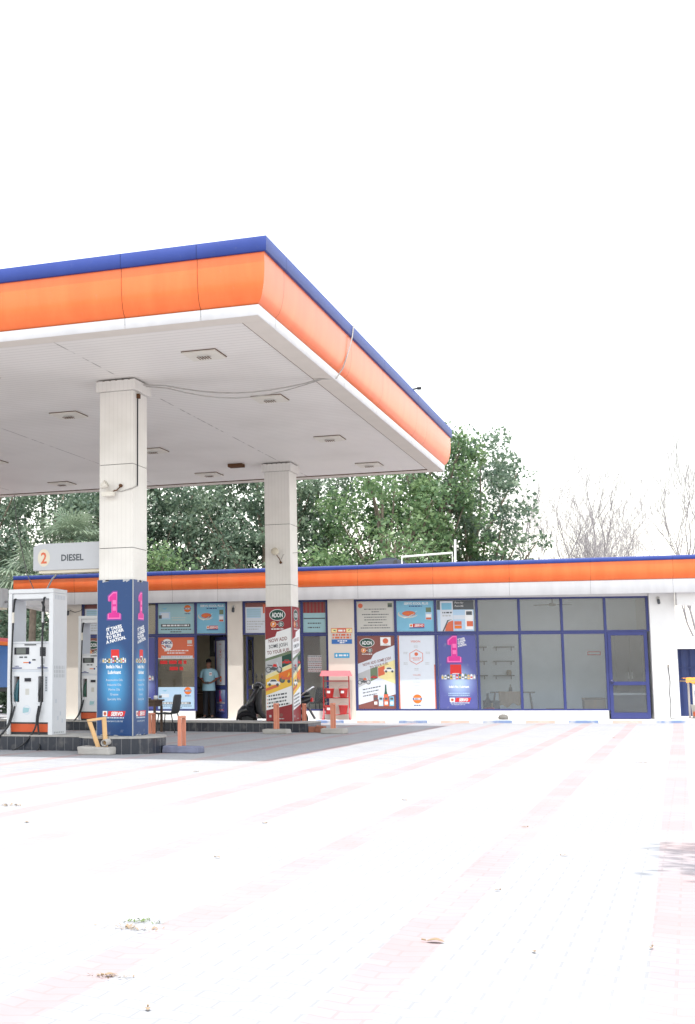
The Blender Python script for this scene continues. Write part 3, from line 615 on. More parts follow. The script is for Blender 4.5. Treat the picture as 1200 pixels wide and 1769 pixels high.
cb = M().tube([(-10.78, 21.4, 2.84), (-10.70, 21.35, 2.93), (-10.58, 21.2, 3.0), (-10.42, 21.08, 3.085)], .016, 'steel', 6).build('sign_conduit'); tag(cb, 'grey conduit rising from the near dispenser to the DIESEL sign', 'conduit')
pts = [(COLX+.39, 20.9, 6.33)]+[(-8.6+k*.29, 20.9+.09*k, 6.37-.22*math.sin(PI*k/10)) for k in range(1, 10)]+[(-5.75, 21.75, 6.36), (-5.49, 21.95, 6.40), (-5.40, 22.1, 6.62), (-5.33, 22.3, 7.0), (-5.31, 22.45, 7.25), (-5.30, 22.55, 7.52)]
cb = M().tube(pts, .012, 'concrete', 6).build('slack_cable'); tag(cb, 'thin slack cable drooping under the soffit and climbing over the orange side fascia', 'cable')
cb = M().tube([(COLX+.39, 21.0, 6.32)]+[(-8.6+k*.29, 21.0+.08*k, 6.37-.30*math.sin(PI*k/10)) for k in range(1, 11)], .009, 'concrete', 6).build('slack_cable'); tag(cb, 'second thinner cable sagging lowest under the canopy soffit near the first column', 'cable')
rl = thing('roof_lamp', 'tiny dark lamp sticking out over the blue edge of the canopy side', 'lamp', (-5.42, 28.6, 7.475))
M().tube([(-.1, 0, .0), (-.1, 0, .09), (.14, 0, .12)], .02, 'charcoal', 8).build('arm', rl); M().lathe([(.001, -.02), (.05, -.02), (.05, .03), (.001, .04)], 'charcoal', (.14, 0, .11), 12).build('lamp_head', rl)

# ------------------------------------------------------------------ steel guards on concrete blocks
def guard(label, x, y, zb, base, paint, basem, rot=0, lean=0, H=.47, gap=.2, width=.066, th=.03):
    """inverted U of painted steel channel whose two legs stand one behind the other"""
    t = thing('pump_guard', label, 'steel guard', (x, y, zb), rot, 'painted steel guards round the islands')
    hb = base[2] if base else 0
    def pt(xx, yy, z): return (xx+lean*(z-hb), yy, z)
    m = M()
    for yy, ln in ((-gap/2, lean), (gap/2, lean*.2)):
        vs = [(sx*width/2+ln*(z-hb)*1.0, yy+sy*th/2, z) for z in (hb-.01, hb+H) for sy in (-1, 1) for sx in (-1, 1)]
        m.add(vs, [(0, 2, 3, 1), (4, 5, 7, 6), (0, 1, 5, 4), (2, 6, 7, 3), (0, 4, 6, 2), (1, 3, 7, 5)], paint)
    vs = []
    for yy, ln in ((-gap/2-th/2, lean), (gap/2+th/2, lean*.2)):
        vs += [(sx*width/2+ln*H, yy, hb+H+zz) for zz in (.002, .04) for sx in (-1, 1)]
    m.add(vs, [(0, 1, 3, 2), (4, 6, 7, 5), (0, 4, 5, 1), (2, 3, 7, 6), (0, 2, 6, 4), (1, 5, 7, 3)], paint)
    m.build('guard_bar', t, bevel=.006)
    if base:
        bx, by, bz, off = base; m = M(); rn = random.Random(int(x*100))
        m.box(-bx/2+off, bx/2+off, -by/2, by/2, 0, bz, basem); o = m.build('concrete_block', t, bevel=.02, rotz=-rot)
        for v in o.data.vertices: v.co += Vector((rn.uniform(-.02, .02), rn.uniform(-.02, .02), rn.uniform(-.012, .012) if v.co.z > .05 else 0))
    return t
g1 = guard('bent yellow steel guard leaning on a grey concrete block left of the blue column', -9.10, 20.12, 0, (.56, .34, .13, -.08), 'guard_yellow', 'concrete', R(-58), 0, .42, .12, .085, .07)
for o in g1.children:
    if o.name.startswith('guard_bar'):
        for v in o.data.vertices:
            s = max(0, v.co.z-.12); v.co.y += -.34*s if v.co.y < 0 else -.06*s; v.co.z += (.05*s if v.co.y > -.05 else -.04*s)
guard('upright faded orange guard on a blue painted block right of the round plinth', -8.03, 21.0, 0, (.66, .30, .11, .02), 'guard_orange', 'blue_concrete', 0, 0, .46)
guard('orange guard beside the dark chair just right of the blue wrapped column', -11.50, 28.15, 0, None, 'guard_orange', 'concrete', 0, 0, .43, .24, .085)
guard('orange guard on a grey block in front of the maroon wrapped column', -8.80, 29.0, 0, (.58, .34, .11, .0), 'guard_orange', 'concrete', 0, 0, .53, .2, .07)
guard('orange guard on a grey block nearest the red bucket stand', -7.60, 29.45, 0, (.54, .34, .11, .02), 'guard_orange', 'concrete', 0, 0, .53, .2, .07)
guard('orange guard at the right edge of the maroon wrapped column on the far island', -8.69, 30.93, 0, None, 'guard_orange', 'concrete', 0, 0, .60, .16, .06)
for i, (x, y, r_, lab) in enumerate(((-8.20, 29.95, .3, 'broken red brick lying against the end of the far island'), (-8.02, 29.92, -.2, 'chipped red brick standing on end right of the other brick'))):
    m = M(); m.box(-.11, .11, -.05, .05, 0, .13+.03*i, 'brick_red'); o = m.build('loose_brick', None, (x, y, 0), r_, bevel=.012); tag(o, lab, 'brick', 'bricks at the far island')
    rn = random.Random(i+3)
    for v in o.data.vertices: v.co += Vector((rn.uniform(-.02, .02), rn.uniform(-.015, .015), rn.uniform(-.02, .01) if v.co.z > .05 else 0))

# ================================================================== STATION SHOP BUILDING
bld = thing('shop_building', 'long low cream station shop with orange and blue eaves band and blue framed glazing', 'building', BO, BA)
def bpart(m, name, parent=None, **k): return m.build(name, parent or bld, **k)
ap = M().box(-2.2, 21, -.52, 6, -.2, .085, 'white_wall').build('walkway', None, BO, BA); structure(ap)
kb = M().box(-2.2, 21, -.68, -.523, -.1, .075, 'kerb_paint').build('painted_kerb', None, BO, BA, bevel=.012); tag(kb, 'low kerb painted in faded blue, white and red blocks along the shop front', 'kerb')
bpart(M().box(.02, 17.3, .1, 4.6, .05, .10, 'inner_floor'), 'floor')
for a, b2 in ((0, .48), (4.82, 5.25), (7.72, 8.47)): bpart(M().box(a, b2, -.1, .25, .086, 3.6, 'cream_wall'), 'pillar', bevel=.006)
bpart(M().box(16.64, 17.33, -.1, .35, .086, 3.7, 'white_wall'), 'pillar', bevel=.006)
bpart(M().box(17.06, 17.33, .352, 4.9, .086, 4.2, 'cream_wall'), 'side_wall'); bpart(M().box(0, .24, .252, 4.9, .086, 4.0, 'cream_wall'), 'side_wall')
bpart(M().box(.24, 8.1, 2.6, 4.9, .1, 3.9, 'khaki_wall'), 'back_wall'); bpart(M().box(8.2, 17.06, 4.0, 4.9, .1, 4.1, 'inner_wall'), 'back_wall')
bpart(M().box(8.1, 8.2, .25, 4.9, .1, 4.0, 'inner_wall'), 'partition_wall'); bpart(M().box(4.95, 5.1, .25, 2.6, .1, 3.6, 'khaki_wall'), 'partition_wall')
bpart(M().box(.24, 17.06, .12, 4.0, 3.62, 3.70, 'inner_ceiling'), 'ceiling')
bpart(M().box(.02, 17.3, -.02, .10, 3.49, 4.1, 'white_wall'), 'header_wall')
bpart(M().box(-.9, 17.4, -.3, 5.0, 4.105, 4.19, 'roof_concrete'), 'roof_slab')
# eaves band in panels; its lines climb a little towards the right
zb = lambda u: 3.405+.0078*u
zo = lambda u: 3.765+.0095*u
zt = lambda u: 4.275+.0165*u
def eave(name, prof, mt, js, gap=.0025):
    m = M(); st = [-1.42]+js+[20.5]
    for a, b2 in zip(st[:-1], st[1:]):
        a += gap; b2 -= gap; n = len(prof)
        vs = [(u, -.6-o, zf(u)+dz) for u in (a, b2) for o, zf, dz in prof]
        m.add(vs, [(k, k+1, n+k+1, n+k) for k in range(n-1)], mt, True)
    return bpart(m, name)
J = [.4, 2.0, 3.28, 4.6, 6.5, 8.6, 10.7, 12.8, 15.0, 17.2]
eave('white_edge', [(-.01, zb, 0), (.0, zb, .005), (.0, zo, -.012)], 'white_panel', J)
eave('orange_fascia', [(-.0, zo, -.006), (.03, zo, .01), (.062, zo, .05), (.085, zo, .11), (.10, zo, .19), (.106, zo, .27), (.105, zt, -.12)], 'orange_panel', J)
eave('blue_edge', [(.10, zt, -.117), (.135, zt, -.115), (.137, zt, -.11), (.137, zt, -.004), (.13, zt, 0), (-.2, zt, .0)], 'blue_panel', J)
eave('fascia_backing', [(-.02, zb, .01), (-.02, zo, 0), (.02, zo, .02), (.06, zo, .09), (.08, zo, .25), (.1, zt, -.10), (.11, zt, -.02)], 'dark_gap', [])
eave('eaves_soffit', [(-.011, zb, .001), (-.55, zb, .03), (-.57, zb, .06)], 'white_panel', J[1::2])
m = M(); m.add([(-1.42, -.6, zb(-1.4)), (-1.42, 5, zb(-1.4)), (-1.42, 5, zt(-1.4)), (-1.42, -.74, zt(-1.4)), (-1.42, -.69, zo(-1.4)+.15), (-1.42, -.6, zo(-1.4))], [(0, 1, 2, 3, 4, 5)], 'white_panel'); bpart(m, 'fascia_end')
bpart(M().box(-1.40, -.02, -.5, 5, 3.47, 3.52, 'white_panel'), 'porch_ceiling')
bpart(M().box(17.335, 20.4, -.35, -.1, 3.20, 3.62, 'white_wall'), 'porch_beam')
# sills
for a, b2 in ((.48, 3.85), (6.95, 7.72), (8.47, 15.43)): bpart(M().box(a+.002, b2, -.05, .16, .086, .325, 'white_wall'), 'window_sill', bevel=.006)
# glazing
FR = .035
def bay(u0, u1, z0, z1, glassm='clear_glass', open_=False, name='window'):
    m = M(); f0, f1 = .0, .07
    m.box(u0-FR, u0+FR, f0, f1, z0, z1, 'blue_frame').box(u1-FR, u1+FR, f0+.001, f1-.001, z0, z1, 'blue_frame')
    m.box(u0+FR+.001, u1-FR-.001, f0+.003, f1-.003, z1-.05, z1, 'blue_frame').box(u0+FR+.001, u1-FR-.001, f0+.003, f1-.003, z0, z0+.045, 'blue_frame')
    f = bpart(m, name)
    if not open_: bpart(M().box(u0+FR+.002, u1-FR-.002, .034, .040, z0+.046, z1-.051, glassm), 'pane', f)
    return f
A = [.52, 1.57, 2.72, 3.87, 4.79]; B = [5.29, 6.12, 6.97, 7.69]; Cc = [8.51, 9.64, 10.77, 11.93, 13.10, 14.27, 15.45, 16.60]
ztop = 3.49
for us, gm in ((A, 'bronze_glass'), (B, 'clear_glass'), (Cc, 'clear_glass')):
    for a, b2 in zip(us[:-1], us[1:]):
        bay(a, b2, 2.505, ztop, gm)
        if a in (3.87, 5.29, 15.45): continue
        bay(a, b2, .327, 2.501, gm)
# shut glass door at the right end
m = M(); u0, u1 = 15.49, 16.56
m.box(u0, u0+.09, -.01, .05, .10, 2.50, 'blue_frame').box(u1-.09, u1, -.01, .05, .10, 2.50, 'blue_frame')
for a, b2 in ((.10, .27), (1.02, 1.12), (2.40, 2.50)): m.box(u0+.091, u1-.091, -.008, .048, a, b2, 'blue_frame')
d = bpart(m, 'door')
bpart(M().box(u0+.092, u1-.092, .018, .024, .271, 1.019, 'clear_glass'), 'pane', d); bpart(M().box(u0+.092, u1-.092, .018, .024, 1.121, 2.399, 'clear_glass'), 'pane', d)
bpart(M().lathe([(.001, -.06), (.045, -.055), (.05, -.03), (.03, -.01), (.03, .0), (.06, .0)], 'navy_trim', n=14, X=Matrix.Translation((u0+.06, -.011, 1.12)) @ Matrix.Rotation(R(-90), 4, 'X')), 'handle', d)
# two open door leaves turned into the rooms
def leaf(u, ang, wid, name='door'):
    m = M(); Xf = Matrix.Rotation(ang, 4, 'Z')
    for x0, x1, z0, z1 in ((0, .07, 0, 2.36), (wid-.07, wid, 0, 2.36), (.071, wid-.071, 0, .14), (.071, wid-.071, .84, .94), (.071, wid-.071, 2.27, 2.36)): m.box(-x1, -x0, -.02, .02, z0, z1, 'blue_frame', X=Xf)
    o = bpart(m, name, loc=(u, .10, .105))
    g = M().box(-wid+.072, -.072, -.003, .003, .142, .838, 'bronze_glass', X=Xf).box(-wid+.072, -.072, -.003, .003, .942, 2.268, 'bronze_glass', X=Xf).build('pane', o)
    return o
AN1 = R(-62); leaf(4.76, AN1, .86); AN2 = R(-102); leaf(5.36+.0, R(-98), .80)

# ------------------------------------------------------------------ posters stuck on the glazing
def poster(label, u, z, wid, hgt, bgm, art, y=.010, rot=0, extra=None, name='poster', group='posters on the shop windows', loc=None):
    m = M(); m.box(0, wid, -.003, 0, 0, hgt, bgm); art(m, wid, hgt, -.0045)
    o = m.build(name, None, loc or BL(u, y+.022, z), BA+rot); return tag(o, label, 'poster' if name == 'poster' else 'sign', group)
def rect(m, a, b2, c, d, w_, h_, y, mt): m.poly([(a*w_, (1-d)*h_), (b2*w_, (1-d)*h_), (b2*w_, (1-c)*h_), (a*w_, (1-c)*h_)], y, mt)
def teal_art(m, w_, h_, y):
    oil_roundel(m, .82*w_, .83*h_, .10*w_, y); rect(m, .03, .34, .27, .52, w_, h_, y, 'ink_lightblue'); rect(m, .08, .30, .31, .47, w_, h_, y-.0015, 'ink_pale')
    m.poly([(.1*w_, .84*h_), (.25*w_, .87*h_), (.2*w_, .80*h_)], y, 'ink_sky'); rect(m, .02, .1, .38, .5, w_, h_, y-.003, 'ink_dark')
    m.dashes(.38*w_, .78*w_, .52*h_, .03*h_, y, 'ink_cream', 1); m.dashes(.4*w_, .75*w_, .44*h_, .03*h_, y, 'ink_cream', 2)
    rect(m, .08, .9, .68, .79, w_, h_, y, 'ink_dark'); m.dashes(.12*w_, .86*w_, .245*h_, .05*h_, y-.0015, 'ink_white', 3)
    m.dashes(.08*w_, .92*w_, .12*h_, .035*h_, y, 'ink_dark', 4); m.dashes(.34*w_, .66*w_, .04*h_, .035*h_, y, 'ink_dark', 5)
def kool_art(m, w_, h_, y):
    m.text('SERVO KOOL PLUS', .105*h_, .53*w_, .88*h_, y, 'ink_white', bold=.003, sx=.88); m.dashes(.34*w_, .7*w_, .81*h_, .035*h_, y, 'ink_navy', 1)
    m.disc(.30*w_, .57*h_, .27*w_, .13*h_, y, 'ink_cream'); m.disc(.33*w_, .60*h_, .26*w_, .11*h_, y-.0015, 'ink_sky'); m.disc(.33*w_, .59*h_, .18*w_, .085*h_, y-.003, 'ink_coral'); m.dashes(.2*w_, .46*w_, .57*h_, .05*h_, y-.0045, 'ink_orange', 4)
    m.poly([(.05*w_, .52*h_), (.2*w_, .46*h_), (.45*w_, .55*h_), (.56*w_, .68*h_), (.4*w_, .52*h_), (.22*w_, .43*h_)], y-.003, 'ink_white')
    rect(m, .77, .95, .38, .62, w_, h_, y, 'ink_lightblue'); rect(m, .79, .93, .22, .37, w_, h_, y, 'ink_olive'); rect(m, .79, .93, .44, .54, w_, h_, y-.0015, 'ink_white'); rect(m, .79, .93, .55, .61, w_, h_, y-.0015, 'ink_coral')
    rect(m, .34, .74, .75, .86, w_, h_, y, 'ink_red'); rect(m, .34, .43, .75, .86, w_, h_, y-.0015, 'ink_white'); m.disc(.385*w_, .195*h_, .03*w_, .04*h_, y-.003, 'ink_orange', 14)
    m.text('SERVO', .10*h_, .59*w_, .16*h_, y-.0015, 'ink_white', shear=.25, bold=.003, sx=.95); rect(m, .34, .74, .87, .90, w_, h_, y, 'ink_navy')
def check_art(m, w_, h_, y):
    rect(m, 0, 1, .97, 1, w_, h_, y, 'ink_white'); m.disc(.25*w_, .66*h_, .155*w_, .155*w_, y, 'ink_white'); m.text('CHECK', .165*h_, .23*w_, .70*h_, y-.0015, 'ink_navy', bold=.004); m.text('FILL', .165*h_, .28*w_, .53*h_, y-.0015, 'ink_navy', bold=.004)
    m.poly([(.09*w_, .62*h_), (.13*w_, .66*h_), (.22*w_, .52*h_), (.2*w_, .47*h_)], y-.003, 'ink_coral')
    rect(m, .81, .94, .14, .30, w_, h_, y, 'ink_cream'); m.dashes(.81*w_, .95*w_, .60*h_, .04*h_, y, 'ink_white', 1)
    m.dashes(.17*w_, .84*w_, .35*h_, .05*h_, y, 'ink_white', 2); m.dashes(.25*w_, .75*w_, .24*h_, .05*h_, y, 'ink_white', 3); rect(m, .08, .96, .86, .965, w_, h_, y, 'ink_pale'); m.dashes(.1*w_, .9*w_, .06*h_, .05*h_, y-.0015, 'ink_grey', 8)
def vision_art(m, w_, h_, y):
    rect(m, .0, .03, 0, 1, w_, h_, y, 'ink_coral'); rect(m, .97, 1, .4, 1, w_, h_, y, 'ink_coral'); m.text('VISION', .038*h_, .48*w_, .905*h_, y, 'ink_coral', bold=.001, sx=1.1)
    hx = lambda k, r: (.49*w_+r*w_*math.sin(k*PI/3), .705*h_+r*w_*math.cos(k*PI/3))
    m.poly([hx(k, .21) for k in range(6)], y, 'ink_coral'); m.poly([hx(k, .192) for k in range(6)], y-.0015, 'ink_pale'); m.disc(.49*w_, .745*h_, .05*w_, .05*w_, y-.003, 'ink_coral', 18); m.dashes(.36*w_, .62*w_, .685*h_, .012*h_, y-.003, 'ink_coral', 2); m.dashes(.40*w_, .58*w_, .66*h_, .010*h_, y-.003, 'ink_coral', 3)
    for a, b2 in ((.43, .85), (.14, .765), (.75, .765), (.14, .62), (.73, .62), (.43, .54)): m.dashes(a*w_, (a+.12)*w_, b2*h_, .010*h_, y, 'ink_grey', int(a*99)); m.dashes(a*w_, (a+.11)*w_, (b2-.018)*h_, .008*h_, y, 'ink_grey', int(a*55))
    m.text('VALUES', .030*h_, .49*w_, .45*h_, y, 'ink_coral', sx=1.0)
    for i, s in enumerate(('Care', 'Innovation', 'Passion', 'Trust')): m.text(s, .024*h_, .49*w_, (.405-.048*i)*h_, y, 'ink_grey')
    oil_roundel(m, .49*w_, .135*h_, .125*w_, y)
def notice_art(m, w_, h_, y):
    m.disc(.10*w_, .86*h_, .065*w_, .065*w_, y, 'ink_coral', 18); rect(m, .84, .96, .06, .2, w_, h_, y, 'ink_olive'); m.dashes(.85*w_, .95*w_, .82*h_, .07*h_, y-.0015, 'ink_dark', 5)
    for i in range(8): a = (.2, .4, .14, .2, .2, .3, .18, .1)[i]; m.dashes(a*w_, (1-a)*w_, (.73-.088*i)*h_, .028*h_, y, 'ink_dark', i)
def product_art(m, w_, h_, y):
    rect(m, 0, 1, 0, .3, w_, h_, y, 'ink_dark'); rect(m, .08, .43, .02, 1, w_, h_, y-.0015, 'ink_pale'); rect(m, .12, .40, .08, .3, w_, h_, y-.003, 'ink_sky'); m.dashes(.14*w_, .4*w_, .58*h_, .05*h_, y-.003, 'ink_dark', 1); m.dashes(.14*w_, .38*w_, .48*h_, .05*h_, y-.003, 'ink_grey', 2)
    m.poly([(.2*w_, 0), (.43*w_, 0), (.43*w_, .35*h_), (.3*w_, .3*h_), (.22*w_, .15*h_)], y-.003, 'ink_coral'); m.poly([(.13*w_, 0), (.17*w_, 0), (.3*w_, .33*h_), (.40*w_, .38*h_), (.27*w_, .36*h_)], y-.0045, 'ink_dark')
    m.text('Pure for', .085*h_, .48*w_, .90*h_, y-.0015, 'ink_white', 'LEFT', .2); m.text('Pure life', .085*h_, .48*w_, .79*h_, y-.0015, 'ink_white', 'LEFT', .2)
    rect(m, .44, .99, .48, .62, w_, h_, y-.0015, 'ink_pale'); rect(m, .46, .66, .68, .80, w_, h_, y-.0015, 'ink_coral'); rect(m, .46, .66, .82, .92, w_, h_, y-.0015, 'ink_orange'); rect(m, .76, .97, .32, .95, w_, h_, y-.003, 'ink_white'); rect(m, .79, .95, .36, .48, w_, h_, y-.0045, 'ink_dark'); rect(m, .8, .97, .68, .85, w_, h_, y-.0045, 'ink_coral')
def adon_poster_art(m, w_, h_, y):
    X = lambda f: f*w_
    Z = lambda f: (1-f)*h_
    P = lambda pts: [(X(a), Z(b2)) for a, b2 in pts]
    adon_logo(m, X(.26), Z(.095), X(.20), .062*h_, y-.0015); adon_badge(m, X(.25), Z(.20), .026*h_, y-.0015)
    rect(m, .62, .90, .02, .135, w_, h_, y-.0015, 'ink_white'); m.disc(X(.76), Z(.072), X(.075), X(.075), y-.003, 'ink_coral', 18); m.dashes(X(.70), X(.84), Z(.125), .008*h_, y-.003, 'ink_grey', 2)
    m.poly(P([(0, .385), (.36, .32), (.42, .26), (.5, .23), (1, .13), (1, .80), (0, .945)]), y-.0015, 'ink_pale'); rt = R(14)
    m.text('NOW ADD SOME JOSH', .053*h_, X(.52), Z(.37), y-.003, 'ink_brick', shear=.1, bold=.002, rot=rt, sx=.72); m.text('TO YOUR FUEL', .053*h_, X(.58), Z(.425), y-.003, 'ink_brick', shear=.1, bold=.002, rot=rt, sx=.72)
    m.poly(P([(0, .52), (.32, .455), (.32, .63), (0, .71)]), y-.003, 'ink_grey'); m.poly(P([(.33, .453), (.53, .42), (.53, .58), (.33, .625)]), y-.003, 'ink_olive'); m.poly(P([(.54, .42), (1, .33), (1, .66), (.54, .57)]), y-.003, 'ink_lightyellow'); m.poly(P([(.54, .44), (.72, .41), (.72, .53), (.54, .56)]), y-.0045, 'ink_coral')
    bike_art(m, X(.16), Z(.635), X(.27), y-.0045, 'ink_coral'); car_art(m, X(.43), Z(.58), X(.18), y-.0045, 'ink_red'); car_art(m, X(.84), Z(.49), X(.28), y-.0055, 'ink_white')
    for i in range(3): m.dashes(X(.12), X(.6-.05*i), Z(.745+.045*i), .014*h_, y-.003, 'ink_dark', i, R(11))
    for i, (a, c, hh) in enumerate(((.40, 'ink_brick', .15), (.54, 'ink_lightblue', .14), (.68, 'ink_coral', .16), (.83, 'ink_sky', .13))):
        rect(m, a, a+.12, .96-hh, .96, w_, h_, y-.006, c); rect(m, a+.02, a+.10, .90, .94, w_, h_, y-.0075, 'ink_white'); rect(m, a+.02, a+.10, .845, .875, w_, h_, y-.0075, 'ink_dark')
    m.poly(P([(.69, .80), (.78, .80), (.76, .76), (.75, .67), (.72, .67), (.71, .76)]), y-.0085, 'green_plastic')
def awning_art(m, w_, h_, y):
    rect(m, .0, 1, .0, .14, w_, h_, y, 'ink_brick'); rect(m, .05, .6, .18, .5, w_, h_, y, 'ink_lightblue'); rect(m, .68, .9, .05, .35, w_, h_, y-.0015, 'ink_coral')
    for i in range(4): m.dashes(.06*w_, (.8-.1*i)*w_, (.36-.085*i)*h_, .035*h_, y, 'ink_grey', i); rect(m, .05, .6, .22+.07*i, .25+.07*i, w_, h_, y-.0015, 'ink_teal')
def stripes_art(m, w_, h_, y):
    rect(m, 0, 1, 0, .36, w_, h_, y, 'ink_brick')
    for i in range(6): rect(m, .03+.16*i, .11+.16*i, .0, .36, w_, h_, y-.0015, 'ink_maroon')
    rect(m, .02, .98, .52, .56, w_, h_, y, 'ink_dark'); m.dashes(.2*w_, .8*w_, .28*h_, .04*h_, y, 'ink_dark', 2); m.dashes(.2*w_, .75*w_, .14*h_, .04*h_, y, 'ink_dark', 4)
def servo_wide(m, w_, h_, y): servo_art(m, w_, h_, y, True)
poster('teal card with orange roundel and caption bar in the upper pane left of the doorway', 2.765, 2.56, 1.06, .87, 'ink_teal', teal_art)
poster('sky blue coolant poster with orange swoosh above the open left doorway', 3.915, 2.56, .83, .87, 'ink_sky', kool_art)
poster('orange CHECK FILL poster in the pane left of the standing man', 2.765, 1.83, 1.06, .62, 'ink_coral', check_art)
poster('light blue poster with orange roundel low in the pane behind the black chair', 2.765, .38, 1.06, .63, 'ink_lightblue', teal_art)
poster('tall lilac lubricant poster mostly hidden behind the near blue column', 1.62, .38, 1.05, 2.06, 'poster_lilac', servo_wide)
poster('maroon additive poster seen as a sliver beside the far dispenser', .575, .38, .95, 2.06, 'ink_brick', adon_poster_art)
poster('pale poster with blue lines in the top pane above the far dispenser', .575, 2.56, .95, .87, 'ink_pale', awning_art)
poster('pale poster under a red awning picture left of the maroon column', 5.335, 2.56, .75, .87, 'ink_pale', awning_art)
poster('teal poster with dark red stripes in the top pane right of the maroon column', 7.01, 2.56, .64, .87, 'ink_teal', stripes_art)
poster('beige notice of small dark text lines in the top left pane beside the notice pillar', 8.55, 2.56, 1.05, .87, 'ink_cream', notice_art)
poster('sky blue coolant poster in the top pane above the white VISION poster', 9.68, 2.56, 1.05, .87, 'ink_sky', kool_art)
poster('dark and white product poster with curved orange shape above the lilac lubricant poster', 10.83, 2.56, 1.02, .87, 'ink_lightblue', product_art)
poster('maroon and white additive poster with bottles low in the pane right of the bucket stand', 8.55, .375, 1.05, 2.07, 'ink_brick', adon_poster_art)
poster('tall white VISION and VALUES poster with an orange hexagon', 9.70, .375, 1.03, 2.07, 'ink_pale', vision_art)
poster('tall lilac lubricant poster with a pink numeral 1 fully seen right of the VISION poster', 10.82, .375, 1.06, 2.07, 'poster_lilac', servo_wide)
def faint_art(m, w_, h_, y):
    for i in range(9): m.dashes(0, w_, (.92-.11*i)*h_, .05*h_, y, 'ink_brick' if i % 3 else 'ink_dark', i)
poster('small sheet of faint red lines behind the glass right of the maroon column', 7.12, 1.42, .40, .48, 'ink_grey', faint_art)
def red_art(m, w_, h_, y): m.dashes(.02*w_, .8*w_, .6*h_, .3*h_, y, 'ink_red', 1); m.dashes(.3*w_, .7*w_, .05*h_, .3*h_, y, 'ink_red', 2)
poster('narrow strip of red lettering on the glass under the CHECK FILL poster', 2.8, 1.48, 1.0, .33, 'bronze_glass', red_art)
# posters on the open leaves
def on_leaf(label, u, ang, wid, x0, x1, z0, z1, bgm, art):
    lx = Vector((math.cos(BA+ang), math.sin(BA+ang), 0)); ny = Vector((math.sin(BA+ang), -math.cos(BA+ang), 0))
    o = BL(u, .10, .105) - lx*x1 + ny*.006; poster(label, 0, 0, x1-x0, z1-z0, bgm, art, rot=ang, loc=Vector((o.x, o.y, .105+z0)))
on_leaf('white VISION poster on the upper half of the open left door', 4.76, AN1, .86, .08, .78, .96, 2.25, 'ink_pale', vision_art)
on_leaf('lilac lubricant poster on the lower half of the open left door', 4.76, AN1, .86, .08, .78, .16, .82, 'poster_lilac', servo_wide)
def hindi_art(m, w_, h_, y):
    rect(m, .0, 1, .0, .30, w_, h_, y, 'ink_coral'); rect(m, .02, .28, .04, .27, w_, h_, y-.0015, 'ink_lightyellow'); rect(m, .72, .98, .04, .27, w_, h_, y-.0015, 'ink_lightyellow'); m.poly([(.08*w_, .86*h_), (.22*w_, .80*h_), (.2*w_, .9*h_)], y-.003, 'green_plastic'); m.poly([(.8*w_, .80*h_), (.92*w_, .9*h_), (.84*w_, .9*h_)], y-.003, 'green_plastic'); m.dashes(.34*w_, .68*w_, .78*h_, .12*h_, y-.0015, 'ink_white', 1)
    for i in range(2): m.dashes(.06*w_, .94*w_, (.52-.17*i)*h_, .12*h_, y, 'ink_coral', i+2)
    rect(m, .02, .98, .70, .98, w_, h_, y, 'truck_blue'); m.dashes(.3*w_, .75*w_, .17*h_, .07*h_, y-.0015, 'ink_white', 5); m.dashes(.4*w_, .65*w_, .06*h_, .07*h_, y-.0015, 'ink_white', 6)
poster('small notice with green corners, red text rows and a blue foot on the middle pillar', 7.81, 2.21, .60, .46, 'ink_cream', hindi_art, y=-.125, name='wall_sign', group='signs on the middle pillar')
def cyan_art(m, w_, h_, y): m.disc(.14*w_, .5*h_, .06*w_, .3*h_, y, 'ink_white', 14); m.dashes(.3*w_, .9*w_, .35*h_, .35*h_, y, 'ink_white', 3)
poster('narrow light blue plate below the notice on the middle pillar', 7.89, 1.82, .43, .14, 'ink_cyan', cyan_art, y=-.125, name='wall_sign', group='signs on the middle pillar')

# ------------------------------------------------------------------ inside the shop
fan = thing('ceiling_fan', 'grey ceiling fan hanging behind the upper panes of the empty showroom', 'ceiling fan', BL(14.32, 2.2, 3.40), BA)
m = M(); m.tube([(0, 0, .03), (0, 0, .22)], .014, 'charcoal', 8); m.build('rod', fan)
M().lathe([(.001, -.05), (.08, -.045), (.11, -.01), (.09, .03), (.03, .05), (.001, .05)], 'charcoal', n=18).build('motor', fan)
for k in range(3): M().box(.1, .62, -.06, .06, -.006, .004, 'charcoal', X=Matrix.Rotation(R(20+120*k), 4, 'Z') @ Matrix.Rotation(R(8), 4, 'X')).build('blade', fan)
for i, (u, z, q, ob) in enumerate(((12.72, 2.19, 'top', 0), (12.70, 1.75, 'middle', 0), (12.69, 1.31, 'bottom', 1), (11.95, 2.19, 'top', 0), (11.95, 1.75, 'middle', 0), (11.95, 1.31, 'bottom', 0))):
    m = M(); wd = .62 if i < 3 else .55
    m.box(0, wd, -.24, 0, -.015, .015, 'charcoal')
    for x in (.08, wd-.08): m.prism([(x-.012, -.016), (x+.012, -.016), (x+.012, -.11), (x-.012, -.11)], -.02, -.001, 'charcoal')
    o = m.build('wall_shelf', None, BL(u, 3.998, z), BA)
    tag(o, '%s dark wall shelf in the %s column on the pale back wall' % (q, 'right' if i < 3 else 'left, half hidden'), 'shelf', 'wall shelves in the showroom')
o = M().lathe([(.001, 0), (.07, .0), (.085, .08), (.06, .15), (.001, .16)], 'wood_tan', n=12).build('clay_pot', None, BL(13.15, 3.85, 1.326), BA); tag(o, 'small tan pot on the bottom shelf of the right column', 'pot')
tb = thing('trestle_table', 'narrow dark trestle table with splayed legs inside the showroom', 'table', BL(13.0, 1.6, .1), BA)
M().box(-.62, .62, -.25, .25, .70, .735, 'wood_dark').build('table_top', tb)
